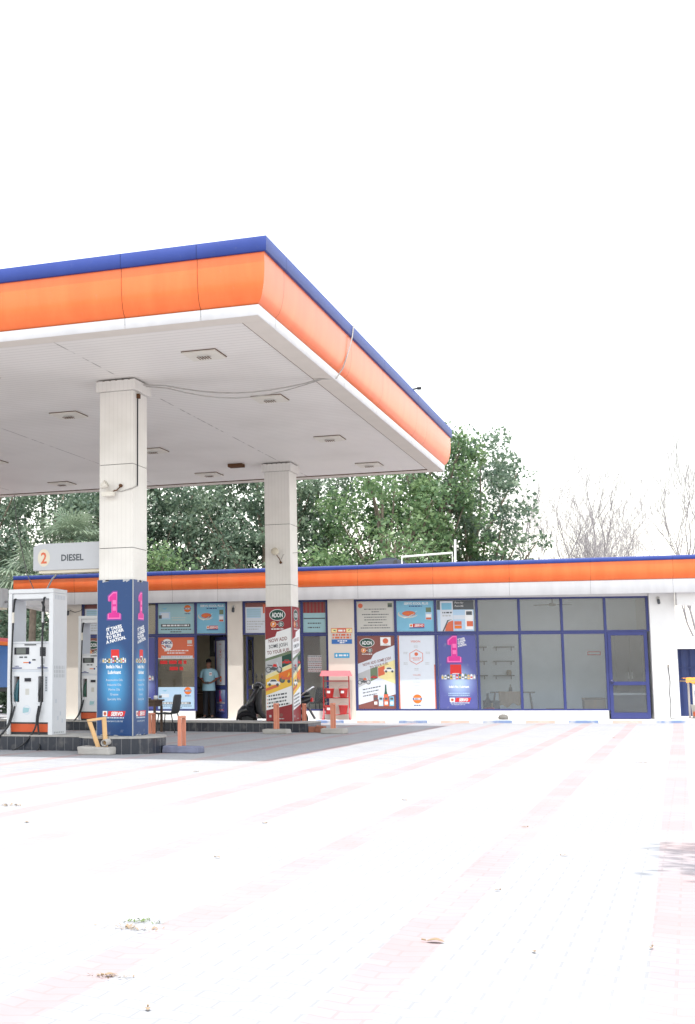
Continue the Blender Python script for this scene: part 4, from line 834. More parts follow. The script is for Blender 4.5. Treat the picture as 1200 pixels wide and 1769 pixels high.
for x, s in ((-.5, 1), (.5, -1)):
    for yy in (-.2, .2): M().tube([(x+.0*s, yy*.3, .70), (x-.08*s, yy, 0)], .017, 'wood_dark', 8).build('leg', tb)
m = M(); n = 12
vs = [(-.42+.9*i/n*.75, -.262-.01*math.sin(i*1.7), z+(.05*math.sin(i*1.1)+.10*i/n if j == 0 else 0)) for j, z in enumerate((.30, .745)) for i in range(n+1)]+[(-.42+.9*i/n*.75, .15, .746) for i in range(n+1)]
m.add(vs, [(j*(n+1)+i, j*(n+1)+i+1, (j+1)*(n+1)+i+1, (j+1)*(n+1)+i) for j in range(2) for i in range(n)], 'wood_tan'); o = m.build('table_cloth', None, BL(13.0, 1.6, .1), BA); tag(o, 'crumpled tan cloth draped over the trestle table', 'cloth')
o = M().lathe([(.001, 0), (.055, 0), (.05, .1), (.02, .14), (.018, .2), (.001, .2)], 'charcoal', n=12).build('dark_jug', None, BL(12.95, 1.6, .848), BA); tag(o, 'small dark jug standing on the trestle table', 'jug')
o = M().lathe([(.001, 0), (.05, 0), (.055, .16), (.025, .22), (.02, .28), (.001, .28)], 'ink_white', n=12).build('white_bottle', None, BL(12.9, 1.0, .1), BA, bevel=0); tag(o, 'white plastic bottle on the showroom floor under the tan cloth', 'bottle')
def carton(label, u, y, wx, wy, h, mt='cardboard', z=.1):
    m = M(); m.box(-wx/2, wx/2, -wy/2, wy/2, 0, h, mt)
    for s in (-1, 1): m.add([(-wx/2, s*wy/2, h+.001), (wx/2, s*wy/2, h+.001), (wx/2, s*wy/2+s*.10, h+.06), (-wx/2, s*wy/2+s*.10, h+.06)], [(0, 1, 2, 3)], mt)
    m.box(-.03, .03, -wy/2-.002, -wy/2-.0005, .001, h-.001, 'wood_tan'); tag(m.build('cardboard_box', None, BL(u, y, z), BA, bevel=.006), label, 'box', 'boxes in the showroom')
carton('brown cardboard box on the floor left of the shut glass door', 15.27, 1.4, .60, .4, .50); carton('dull brown box behind the red bag at the left end of the showroom', 12.38, 1.5, .45, .4, .42, 'charcoal')
carton('flat tan carton lying low behind the middle lower panes', 14.2, 1.2, .55, .4, .20, 'wood_tan')
o = M().lathe([(.001, 0), (.17, .0), (.19, .12), (.15, .26), (.11, .30), (.10, .24)], 'bucket_red', n=16).build('red_bag', None, BL(12.28, 1.05, .1), BA); tag(o, 'slumped red bag on the floor at the left end of the showroom', 'bag')
o = M().lathe([(.001, 0), (.07, 0), (.075, .25), (.04, .32), (.03, .42), (.05, .44), (.001, .46)], 'black_plastic', n=14).build('black_bottle', None, BL(12.26, 1.28, .34), BA); tag(o, 'black bottle sticking up above the red bag', 'bottle')
o = M().box(-.55, .55, 0, .05, 0, .70, 'charcoal').box(-.55, .55, -.012, -.001, .64, .70, 'ink_grey').build('grey_board', None, BL(16.2, .75, .1), BA, bevel=.004); tag(o, 'low dark grey board standing just inside the shut glass door', 'board')
cup = thing('dark_cupboard', 'tall dark steel cupboard against the back of the showroom by the door', 'cupboard', BL(16.78, 3.4, .1), BA)
M().box(-.55, .25, -.3, .55, 0, 2.5, 'charcoal').build('carcass', cup, bevel=.006)
for x0, x1 in ((-.53, -.16), (-.14, .23)): dd = M().box(x0, x1, -.325, -.302, .08, 2.45, 'black_plastic').build('cupboard_door', cup, bevel=.004); M().box(x1-.06 if x0 < -.3 else x0+.03, x1-.03 if x0 < -.3 else x0+.06, -.35, -.326, 1.1, 1.3, 'steel').build('handle', dd)
o = M().box(-.2, .2, 0, .03, -.06, .06, 'ink_red').box(-.17, .17, -.004, -.001, -.03, .03, 'ink_white').build('red_plaque', None, BL(15.75, 3.965, 1.98), BA, bevel=.003); tag(o, 'small red plaque on the showroom back wall', 'plaque')
def frame(label, u, y, z, wd, hg, inner):
    t = thing('picture_frame', label, 'picture', BL(u, y, z), BA, 0 and '' or 'framed pictures on the back walls')
    m = M()
    for a, b2, c, d in ((0, wd, 0, .05), (0, wd, hg-.05, hg), (0, .05, .051, hg-.051), (wd-.05, wd, .051, hg-.051)): m.box(a, b2, -.03, 0, c, d, 'black_plastic')
    m.build('frame', t); M().box(.05, wd-.05, -.012, -.004, .05, hg-.05, inner).box(wd*.3, wd*.7, -.015, -.0125, hg*.2, hg*.75, 'ink_grey').build('picture', t)
frame('black framed picture on the khaki wall left of the man behind the doorway', 3.98, 2.59, 1.93, .42, .66, 'ink_dark'); frame('small dark framed picture behind the scooter head', 5.72, 2.59, 1.85, .45, .8, 'ink_dark'); frame('larger dark framed picture half hidden by the maroon column', 6.2, 2.59, 1.5, .6, 1.3, 'ink_green')
dk = thing('office_desk', 'dark desk seen through the bronze pane left of the man', 'desk', BL(3.6, 1.7, .1), BA)
M().box(-.5, .6, -.35, .35, .72, .76, 'wood_dark').build('desk_top', dk); M().box(-.45, .55, -.3, -.27, .1, .71, 'wood_dark').build('front_panel', dk)
for x in (-.46, .56):
    for yy in (-.31, .31): M().box(x-.02, x+.02, yy-.02, yy+.02, 0, .719, 'wood_dark').build('leg', dk)
mo = thing('computer_monitor', 'black monitor back standing on the dark desk', 'monitor', BL(3.55, 1.6, .862), BA); M().box(-.25, .25, -.02, .03, .12, .45, 'black_plastic').build('display', mo, bevel=.01); M().box(-.03, .03, 0, .03, .01, .14, 'black_plastic').box(-.12, .12, -.08, .08, 0, .015, 'black_plastic').build('stand', mo)

# ------------------------------------------------------------------ chairs and table
def shell_chair(label, loc, rotz, h=.45, mt='charcoal'):
    t = thing('plastic_chair', label, 'chair', loc, rotz, 'dark plastic chairs')
    m = M(); prof = [(.24, -.02), (.22, .0), (.0, -.02), (-.16, .0), (-.21, .06), (-.235, .2), (-.26, .38), (-.27, .43)]   # seat front .. back top, (y forward, z)
    wd = [.20, .22, .22, .21, .21, .21, .20, .16]; n = 6; vs = []
    for th in (0, -.018):
        for (yy, zz), ww in zip(prof, wd):
            for k in range(n+1):
                q = -1+2*k/n; vs.append((q*ww, yy+(th if zz > .03 else 0)+(.035*q*q if zz > .03 else 0), h+zz+(th if zz <= .03 else 0)+(.02*q*q if zz < .05 else 0)))
    P = len(prof); o = P*(n+1); fs = []
    for i in range(P-1):
        for k in range(n): a = i*(n+1)+k; fs += [(a, a+1, a+n+2, a+n+1), (o+a, o+a+n+1, o+a+n+2, o+a+1)]
    for i in range(P-1):
        for k in (0, n): a = i*(n+1)+k; fs.append((a, a+n+1, o+a+n+1, o+a))
    for k in range(n):
        for i in (0, P-1): a = i*(n+1)+k; fs.append((a, a+1, o+a+1, o+a))
    m.add(vs, fs, mt, True); m.build('seat_shell', t)
    for x in (-1, 1):
        M().tube([(x*.17, .17, h-.02), (x*.21, .22, 0)], .014, 'black_rubber', 8).build('leg', t); M().tube([(x*.17, -.15, h-.01), (x*.21, -.26, 0)], .014, 'black_rubber', 8).build('leg', t)
    return t
shell_chair('dark moulded chair pulled up to the small table between the pump islands', (-11.42, 29.0, 0), R(86))
shell_chair('dark chair behind the glass beside the red bucket stand', BL(7.35, .9, .1), BA+R(150))
ot = thing('small_table', 'small dark wooden table half hidden behind the blue wrapped column', 'table', (-12.05, 29.1, 0), R(4))
M().box(-.5, .38, -.32, .32, .72, .76, 'wood_dark').build('table_top', ot, bevel=.005); M().box(-.46, .34, -.28, .28, .6, .719, 'wood_dark').build('apron', ot)
for x in (-.44, .32):
    for yy in (-.26, .26): M().box(x-.025, x+.025, yy-.025, yy+.025, 0, .599, 'wood_dark').build('leg', ot)
o = M().box(-.12, .12, -.09, .09, 0, .03, 'charcoal').box(-.10, .11, -.08, .07, .031, .045, 'ink_grey').build('account_book', None, (-12.0, 29.02, .761), R(20), bevel=.004); tag(o, 'dark account book lying on the small table', 'book')
o = M().lathe([(.001, 0), (.045, 0), (.05, .05), (.045, .09), (.04, .088), (.04, .01)], 'ink_white', n=14).build('white_cup', None, (-11.78, 29.1, .761)); tag(o, 'white cup near the right end of the small table', 'cup')

# ------------------------------------------------------------------ red fire bucket stand
bs = thing('bucket_stand', 'red steel fire bucket stand with a small pink gabled roof before the middle pillar', 'stand', BL(7.93, -.30, .086), BA)
hx = .36
for s in (-1, 1):
    M().tube([(s*hx, 0, .17), (s*hx, 0, 1.27)], .016, 'red_paint', 8).build('post', bs)
    f = M().tube([(s*hx, .0, .30), (s*hx, -.10, .16), (s*hx+s*.03, -.16, .0)], .02, 'pink_roof', 8).tube([(s*hx, .0, .30), (s*hx, .12, .0)], .016, 'red_paint', 8).build('foot', bs)
for z in (1.08, .61): M().tube([(-hx, 0, z), (hx, 0, z)], .013, 'red_paint', 8).build('rail', bs)
M().tube([(-hx, .0, .18), (0, .03, .13), (hx, 0, .18)], .011, 'red_paint', 8).build('rail', bs)
m = M(); L = .46
m.add([(-L, -.17, 1.22), (L, -.17, 1.22), (L-.06, 0, 1.37), (-L+.06, 0, 1.37), (-L, .17, 1.22), (L, .17, 1.22)], [(0, 1, 2, 3), (3, 2, 5, 4)], 'pink_roof'); m.add([(-L, -.165, 1.217), (L, -.165, 1.217), (L-.06, 0, 1.365), (-L+.06, 0, 1.365), (-L, .165, 1.217), (L, .165, 1.217)], [(0, 4, 3), (1, 2, 5)], 'red_paint'); m.build('gable_roof', bs)
for u, z, q, lab in ((-.19, .62, 1, 'upper left red fire bucket with white label on the stand'), (.20, .62, 1, 'upper right red fire bucket with white label on the stand'), (-.20, .15, 1, 'lower left red fire bucket half behind the orange guard'), (.19, .15, 0, 'lower right plain red fire bucket full of pale sand')):
    t = thing('fire_bucket', lab, 'bucket', BL(7.93+u, -.34, z+.086), BA, 'red fire buckets on the stand')
    M().lathe([(.001, 0), (.095, 0), (.132, .235), (.145, .24), (.143, .252), (.128, .25), (.092, .015)], 'bucket_red', n=22).build('bucket_body', t)
    M().lathe([(.001, .215), (.124, .205)], 'ink_cream' if z < .3 else 'wood_dark', n=20).build('sand', t)
    h_ = [(.138*math.cos(a), -.0, .245+.10*math.sin(a)) for a in [PI*k/12 for k in range(13)]]; M().tube(h_, .005, 'steel', 6).build('handle', t)
    if q: M().add([(.127*math.sin(a)-.0, -.127*math.cos(a), zz) for zz in (.12, .19) for a in (-.6, -.35, -.1, .15)], [(0, 1, 5, 4), (1, 2, 6, 5), (2, 3, 7, 6)], 'ink_white').build('paper_label', t)

# ------------------------------------------------------------------ scooter (faces left, its middle hidden by the column)
sc = thing('motor_scooter', 'black motor scooter parked behind the far island and maroon column', 'scooter', (-9.78, 32.05, 0), R(4))
def ellh(cx, cz, rx, ry, n=14): return [(cx+rx*math.cos(a), ry*math.sin(a), cz) for a in [2*PI*k/n for k in range(n)]]
def ell(cx, cy, cz, ry, rz, n=14, tilt=0): return [(cx+math.sin(tilt)*rz*math.sin(a), cy+ry*math.cos(a), cz+rz*math.sin(a)*math.cos(tilt)) for a in [2*PI*k/n for k in range(n)]]
for x, nm in ((-.68, 'front_wheel'), (.62, 'rear_wheel')):
    Xw = Matrix.Translation((x, 0, .24)) @ Matrix.Rotation(R(90), 4, 'X'); wl = M().lathe([(.15, -.05), (.20, -.058), (.235, -.035), (.242, 0), (.235, .035), (.20, .058), (.15, .05)], 'tyre', n=26, X=Xw).build(nm, sc); M().lathe([(.001, -.03), (.04, -.045), (.05, -.03), (.14, -.03), (.152, -.045), (.152, .045), (.14, .03), (.001, .03)], 'charcoal', n=22, X=Xw).build('rim', wl)
m = M(); m.loft([ell(-.97, 0, .22, .06, .05), ell(-.93, 0, .33, .085, .12), ell(-.82, 0, .42, .11, .15), ell(-.68, 0, .46, .12, .16), ell(-.54, 0, .42, .12, .18), ell(-.44, 0, .34, .08, .12)], 'scooter_black'); m.build('front_mudguard', sc)
m = M(); m.loft([ellh(-.50, .36, .10, .12), ellh(-.56, .46, .15, .19), ellh(-.57, .58, .17, .23), ellh(-.53, .70, .15, .235), ellh(-.47, .84, .12, .20), ellh(-.41, .96, .09, .14), ellh(-.38, 1.05, .07, .09)], 'scooter_black'); m.build('front_apron', sc)
m = M(); m.loft([[(x-.03, -w_, z), (x+.03, -w_*.9, z+.02), (x+.05, 0, z+.02), (x+.03, w_*.9, z+.02), (x-.03, w_, z), (x-.06, 0, z-.01)] for x, z, w_ in ((-.36, .98, .10), (-.38, .82, .19), (-.40, .62, .23), (-.37, .42, .20), (-.26, .28, .18))], 'seat_vinyl'); m.build('leg_shield', sc)
M().box(-.28, .22, -.19, .19, .25, .31, 'seat_vinyl').build('floorboard', sc, bevel=.02)
m = M(); m.loft([ell(-.52, 0, 1.03, .06, .05), ell(-.44, 0, 1.07, .16, .095), ell(-.33, 0, 1.07, .17, .09), ell(-.23, 0, 1.02, .10, .05)], 'scooter_black'); hb = m.build('handlebar_cowl', sc)
M().lathe([(.001, .04), (.06, .03), (.075, 0)], 'glass_lens', n=16, X=Matrix.Translation((-.52, 0, 1.04)) @ Matrix.Rotation(R(-90), 4, 'Y')).build('headlight', hb)
for s in (-1, 1):
    M().tube([(-.36, s*.13, 1.06), (-.30, s*.24, 1.06), (-.26, s*.36, 1.05)], [.016, .02, .02], 'black_rubber', 8).build('handlebar_grip', hb); M().tube([(-.35, s*.2, 1.08), (-.38, s*.27, 1.2), (-.37, s*.30, 1.26)], .007, 'black_rubber', 6).build('mirror_stem', hb)
    M().lathe([(.001, -.012), (.06, -.01), (.065, .006), (.001, .01)], 'black_plastic', n=14, X=Matrix.Translation((-.37, s*.31, 1.30)) @ Matrix.Rotation(R(90), 4, 'Y')).build('mirror', hb); M().lathe([(.001, .012), (.03, .01), (.035, 0)], 'ink_cream', n=12, X=Matrix.Translation((-.3, s*.165, 1.03)) @ Matrix.Rotation(R(90), 4, 'X')).build('indicator', hb)
m = M(); m.loft([ell(.12, 0, .50, .12, .16), ell(.22, 0, .54, .17, .19), ell(.48, 0, .58, .18, .17), ell(.75, 0, .66, .15, .12), ell(.95, 0, .74, .08, .06)], 'scooter_black'); m.build('rear_body', sc)
m = M(); m.loft([ell(.08, 0, .74, .11, .04), ell(.2, 0, .77, .15, .055), ell(.5, 0, .80, .16, .055), ell(.8, 0, .86, .13, .05), ell(.9, 0, .87, .07, .03)], 'seat_vinyl'); m.build('saddle', sc)
M().tube([(.70, -.16, .80), (.86, -.15, .93), (1.0, -.1, 1.02), (1.02, 0, 1.03), (1.0, .1, 1.02), (.86, .15, .93), (.70, .16, .80)], .018, 'chrome', 8).build('grab_rail', sc)
M().box(.93, .99, -.07, .07, .66, .76, 'bucket_red').build('tail_light', sc, bevel=.012)
m = M(); m.loft([[(x, -.08, z), (x+.02, -.08, z+.02), (x+.02, .08, z+.02), (x, .08, z)] for x, z in ((.74, .55), (.88, .48), (.95, .36), (1.02, .24))], 'black_plastic'); m.build('rear_mudguard', sc); M().tube([(.2, -.17, .24), (.5, -.19, .25), (.8, -.2, .32)], [.025, .045, .05], 'steel', 10).build('exhaust', sc)

# ------------------------------------------------------------------ the man in the doorway
man = thing('person', 'man in a light blue short sleeved shirt and dark trousers standing in the open doorway', 'person', BL(4.20, .42, .101), BA+R(-6))
J_ = []; E_ = []
def jn(p, r, par=None):
    J_.append((p, r)); i = len(J_)-1
    if par is not None: E_.append((par, i))
    return i
pel = jn((0, 0, .93), .11); sp = jn((0, .01, 1.12), .10, pel); ch = jn((0, .01, 1.32), .10, sp); nk = jn((0, -.005, 1.45), .052, ch); jw = jn((0, -.035, 1.525), (.058, .066), nk); hd = jn((0, -.025, 1.60), (.072, .088), jw); tp = jn((0, -.018, 1.672), (.052, .062), hd); jn((0, -.12, 1.575), .010, hd)
for s in (-1, 1):
    h_ = jn((s*.09, 0, .87), .085, pel); kn = jn((s*.10, -.01, .49), .057, h_); an = jn((s*.105, .02, .09), .038, kn); jn((s*.12, -.15, .035), .035, an)
    sh = jn((s*.165, .01, 1.385), .052, ch); el = jn((s*.235, .05, 1.13), .038, sh); wr = jn((s*.10, -.17, 1.03), .026, el); pm = jn((s*.045, -.225, 1.02), (.026, .034), wr)
    for k in range(4):
        a = jn((s*.02, -.248-.004*k, 1.045-.017*k), .0095, pm); jn((-s*.012, -.262, 1.043-.017*k), .008, a)
    th = jn((s*.05, -.25, 1.055), .010, pm); jn((s*.02, -.268, 1.065), .009, th)
    jn((s*.074, -.01, 1.59), .014, hd)
skin('body', J_, E_, 'skin', man, 2)
hr = M(); hr.loft([ell(0, 0, 0, .01, .01)]*0+[[(.078*math.cos(a)*k, -.012+.098*math.sin(a)*k+.012, z) for a in [2*PI*i/16 for i in range(16)]] for k, z in ((1.0, 1.615), (1.04, 1.65), (.93, 1.69), (.6, 1.72), (.15, 1.73))], 'hair'); hr.build('hair', man)
m = M()
for s in (-1, 1): m.lathe([(.001, -.004), (.010, -.003), (.012, .002)], 'ink_black', n=10, X=Matrix.Translation((s*.03, -.108, 1.605)) @ Matrix.Rotation(R(90), 4, 'X'))
m.poly([(-.022, 1.535), (.022, 1.535), (.018, 1.542), (-.018, 1.542)], -.105, 'ink_maroon'); m.build('face_features', man)
m = M(); rg = lambda z, rx, ry, cx=0, cy=.01, n=18: [(cx+rx*math.cos(a), cy+ry*math.sin(a), z) for a in [2*PI*k/n for k in range(n)]]
m.loft([rg(.80, .200, .150), rg(.84, .202, .150), rg(.95, .190, .142), rg(1.08, .172, .132), rg(1.25, .186, .136), rg(1.35, .192, .122), rg(1.405, .165, .098), rg(1.44, .10, .075), rg(1.455, .07, .062)], 'shirt', False)
for s in (-1, 1):
    m.tube([(s*.09, .01, 1.395), (s*.15, .012, 1.375), (s*.195, .02, 1.32), (s*.218, .036, 1.25), (s*.235, .05, 1.17)], [.05, .065, .07, .064, .062], 'shirt', 14)
    m.tube([(s*.233, .049, 1.18), (s*.238, .051, 1.155)], [.064, .064], 'collar_red', 14)
m.box(.045, .125, -.128, -.118, 1.24, 1.33, 'ink_white').box(.05, .12, -.132, -.129, 1.27, 1.30, 'collar_red'); m.build('shirt', man)
M().loft([rg(1.43, .082, .072), rg(1.465, .072, .066), rg(1.47, .064, .058)], 'collar_red', False).build('collar', man)
m = M()
for s in (-1, 1): m.tube([(s*.085, .005, .95), (s*.09, .005, .80), (s*.10, .0, .50), (s*.105, .015, .25), (s*.107, .02, .05)], [.095, .095, .078, .07, .073], 'trousers', 16)
m.loft([rg(.82, .165, .12), rg(.97, .16, .12)], 'trousers'); m.build('trousers', man)
for s in (-1, 1): M().loft([[(s*.118+w_*math.cos(a), yy, .035+hz*math.sin(a)) for a in [2*PI*k/10 for k in range(10)]] for yy, w_, hz in ((.07, .03, .03), (.02, .045, .045), (-.08, .048, .035), (-.17, .04, .028), (-.21, .015, .012))], 'black_plastic').build('shoe', man)
o = M().box(-.06, .06, -.014, .014, -.035, .04, 'black_plastic').box(-.05, .05, -.017, -.0145, -.02, .03, 'charcoal').build('leather_wallet', None, man.matrix_basis @ Vector((0, -.255, 1.02)), BA+R(-6), bevel=.004); tag(o, 'dark wallet held in both hands of the man at his waist', 'wallet')

# ------------------------------------------------------------------ cameras and cables on the shop front
def cctv(label, u, z):
    t = thing('security_camera', label, 'camera', BL(u, -.102, z), BA, 'security cameras on the shop pillars')
    M().lathe([(.001, 0), (.05, 0), (.045, .03), (.02, .04)], 'ink_cream', n=14, X=Matrix.Rotation(R(90), 4, 'X')).build('mount', t); M().tube([(0, -.03, 0), (0, -.07, -.06)], .018, 'steel', 8).build('arm', t)
    M().lathe([(.001, 0), (.04, .0), (.042, .10), (.036, .12), (.03, .105), (.001, .10)], 'ink_dark', n=14, X=Matrix.Translation((0, -.06, -.05)) @ Matrix.Rotation(R(150), 4, 'X')).build('lens_housing', t)
cctv('small grey security camera at the top of the right end pillar', 16.88, 3.42); cctv('dark security camera high on the pillar right of the left doorway', 5.0, 3.32); cctv('dark security camera on the leftmost pillar of the shop', .1, 3.28)
o = M().tube([BL(17.06, -.108, 1.52), BL(17.07, -.11, 1.35), BL(17.09, -.11, 1.1), BL(17.06, -.11, .8), BL(17.08, -.11, .5), BL(17.05, -.11, .2), BL(17.06, -.12, .1), BL(17.25, -.14, .095)], .010, 'charcoal', 6).build('wall_cable'); tag(o, 'loose dark cable running down the white right end pillar', 'cable')
o = M().box(-.03, .03, -.035, 0, -.03, .05, 'ink_cream').box(-.015, .015, -.04, -.036, -.01, .02, 'rust').build('socket_box', None, BL(17.06, -.102, 1.54), BA, bevel=.004); tag(o, 'small stained socket box above the loose cable on the right pillar', 'socket')
o = M().tube([BL(.15, -.11, 3.26), BL(.3, -.12, 3.2), BL(.45, -.11, 3.24), BL(.58, -.03, 3.36)], .009, 'charcoal', 6).build('camera_cable'); tag(o, 'short dark cable looping from the camera on the leftmost pillar', 'cable')
# roof furniture
tk = thing('water_tank', 'black domed water tank on the shop roof showing above the blue edge', 'water tank', BL(9.57, 3.0, 4.19), BA)
M().lathe([(.62, 0), (.62, .3), (.60, .37), (.655, .39), (.655, .44), (.60, .47), (.54, .56), (.42, .65), (.25, .695), (.001, .70)], 'tank_black', n=30).build('tank_body', tk); M().lathe([(.24, .66), (.24, .725), (.2, .745), (.001, .75)], 'tank_black', n=20).build('lid', tk)
M().box(.12, .22, -.60, -.3, .44, .63, 'charcoal').build('strap', tk)
o = M().tube([BL(9.9, 1, 4.19), BL(9.9, 1, 4.79), BL(11.36, 1, 4.885), BL(11.36, 1, 4.19)], .032, 'pipe_white', 10).tube([BL(11.43, 1, 4.19), BL(11.46, 1, 5.28)], .034, 'pipe_white', 10).build('roof_pipe'); tag(o, 'white pipe loop with a tall upright standing on the shop roof', 'pipe')

# ------------------------------------------------------------------ yard at the right edge
sh = thing('blue_shed', 'dark blue corrugated shed with a pale rounded roof behind the right end of the shop', 'shed', BL(18.2, 3.2, 0), BA)
m = M(); n = 70
vs = [(-.3+4.5*i/n, .03*(1 if (i//2) % 2 else -1)*.5, z) for z in (0, 2.08) for i in range(n+1)]; m.add(vs, [(i, i+1, n+2+i, n+1+i) for i in range(n)], 'shed_blue'); m.box(-.32, 4.2, -.03, .03, 1.50, 1.53, 'shed_blue'); m.build('corrugated_wall', sh)
m = M(); prof = [(-.75, 2.2), (-.55, 2.42), (-.3, 2.5), (0, 2.52), (.6, 2.42), (1.3, 2.3), (2.5, 2.22), (4.3, 2.2)]
for (a, b2), (c, d) in zip(prof[:-1], prof[1:]): m.add([(a, -.25, b2-.02), (c, -.25, d-.02), (c, 4, d+.2), (a, 4, b2+.2)], [(0, 1, 2, 3)], 'shed_white', True); m.add([(a, -.25, 2.09), (c, -.25, 2.09), (c, -.25, d-.02), (a, -.25, b2-.02)], [(0, 1, 2, 3)], 'shed_white')
m.build('roof', sh)
M().box(-.42, -.33, -.10, -.04, 0, 2.32, 'blue_frame').box(-.62, -.421, -.10, -.04, 2.24, 2.32, 'blue_frame').build('gate_post', sh)
yt = thing('work_table', 'white legged work table with orange cloth at the right edge', 'table', BL(18.45, 1.3, .086), BA)
M().box(-.72, .7, -.35, .35, 1.02, 1.06, 'wood_tan').build('table_top', yt)
for x in (-.5, .6):
    for yy in (-.28, .28): M().tube([(x, yy, 0), (x, yy, 1.019)], .028, 'pipe_white', 8).build('leg', yt)
M().tube([(-.5, -.28, .92), (.6, -.28, .95)], .028, 'pipe_white', 8).tube([(-.5, -.28, .98), (-.42, -.28, .7)], .03, 'pipe_white', 8).build('brace', yt)
m = M(); n = 14; rn = random.Random(2); vs = [(-.70+1.3*i/n, yy, 1.066+.03*math.sin(i*1.3+yy*9)+.035+rn.uniform(0, .03)) for yy in (-.33, -.1, .1, .3) for i in range(n+1)]+[(-.70+1.3*i/n, -.365, .985+.025*math.sin(i*2.1)) for i in range(n+1)]
m.add(vs, [(j*(n+1)+i, j*(n+1)+i+1, (j+1)*(n+1)+i+1, (j+1)*(n+1)+i) for j in range(3) for i in range(n)]+[(4*(n+1)+i, 4*(n+1)+i+1, i+1, i) for i in range(n)], 'orange_cloth', True); o = m.build('orange_cloth', None, BL(18.45, 1.3, .086), BA); tag(o, 'rumpled orange cloth spread over the work table', 'cloth')
m = M().lathe([(.001, 0), (.15, 0), (.18, .36), (.19, .365), (.19, .38), (.17, .375), (.14, .02)], 'ink_cream', n=20); m.add([(.165*math.sin(a), -.165*math.cos(a)-.006, zz) for zz in (.06, .22) for a in (-1.2, -.7, -.2, .3)], [(0, 1, 5, 4), (1, 2, 6, 5), (2, 3, 7, 6)], 'ink_coral'); o = m.build('paint_bucket', None, BL(18.02, .9, .086), BA); tag(o, 'white paint bucket with a red label under the work table', 'bucket')
o = M().box(-.3, .3, -.2, .2, 0, .46, 'ink_red').box(-.28, .28, -.205, -.2005, .06, .3, 'ink_cream').box(-.31, .31, -.21, .21, .461, .5, 'ink_coral').build('red_crate', None, BL(18.55, 1.1, .086), BA, bevel=.01); tag(o, 'red plastic crate behind the paint bucket', 'crate')

# ------------------------------------------------------------------ lorry cut off by the left edge
tr = thing('painted_lorry', 'brightly painted blue lorry tail just seen left of the near dispenser', 'lorry', (-23.55, 38.0, 0), R(6))
M().box(-3.4, 2.55, -1.1, 1.1, .86, .98, 'charcoal').build('chassis', tr)
m = M(); m.box(-2.0, 2.6, -1.2, 1.2, 1.0, 2.35, 'truck_blue')
for k in range(7): m.box(-1.9+.65*k, -1.84+.65*k, -1.25, -1.201, 1.0, 2.35, 'truck_blue')
for k in range(7): m.disc(-1.6+.65*k, 1.8, .16, .2, -1.2035, 'ink_orange', 14); m.disc(-1.6+.65*k, 1.8, .09, .12, -1.205, 'ink_white', 12); m.poly([(-1.8+.65*k, 1.1), (-1.4+.65*k, 1.1), (-1.6+.65*k, 1.4)], -1.2035, 'ink_lightyellow')
m.box(-2.02, 2.62, -1.22, 1.22, 2.36, 2.48, 'ink_orange'); m.box(-2.0, 2.6, -1.2, 1.2, 2.481, 2.6, 'pink_roof'); m.build('cargo_body', tr, bevel=.01)
m = M(); m.prism([(-3.6, .8), (-2.05, .8), (-2.05, 2.7), (-3.2, 2.7), (-3.6, 1.9)], -1.1, 1.1, 'ink_orange'); cbm = m.build('cab', tr, bevel=.03); M().box(-3.1, -2.4, -1.112, -1.102, 1.8, 2.45, 'screen').build('side_window', cbm)
for x in (-2.9, 1.5):
    for yy in (-1.0, 1.0): wl = M().lathe([(.25, -.13), (.42, -.14), (.48, -.1), (.48, .1), (.42, .14), (.25, .13)], 'tyre', n=24, X=Matrix.Translation((x, yy, .48)) @ Matrix.Rotation(R(90), 4, 'X')).build('wheel', tr); M().lathe([(.001, -.1), (.1, -.12), (.26, -.06), (.26, .06), (.001, .1)], 'ink_cream', n=20, X=Matrix.Translation((x, yy, .48)) @ Matrix.Rotation(R(90), 4, 'X')).build('rim', wl)
M().prism([(1.98, 1.05), (2.2, 1.05), (2.55, .35), (2.35, .35)], -1.16, -1.0, 'ink_white').build('mudguard', tr)

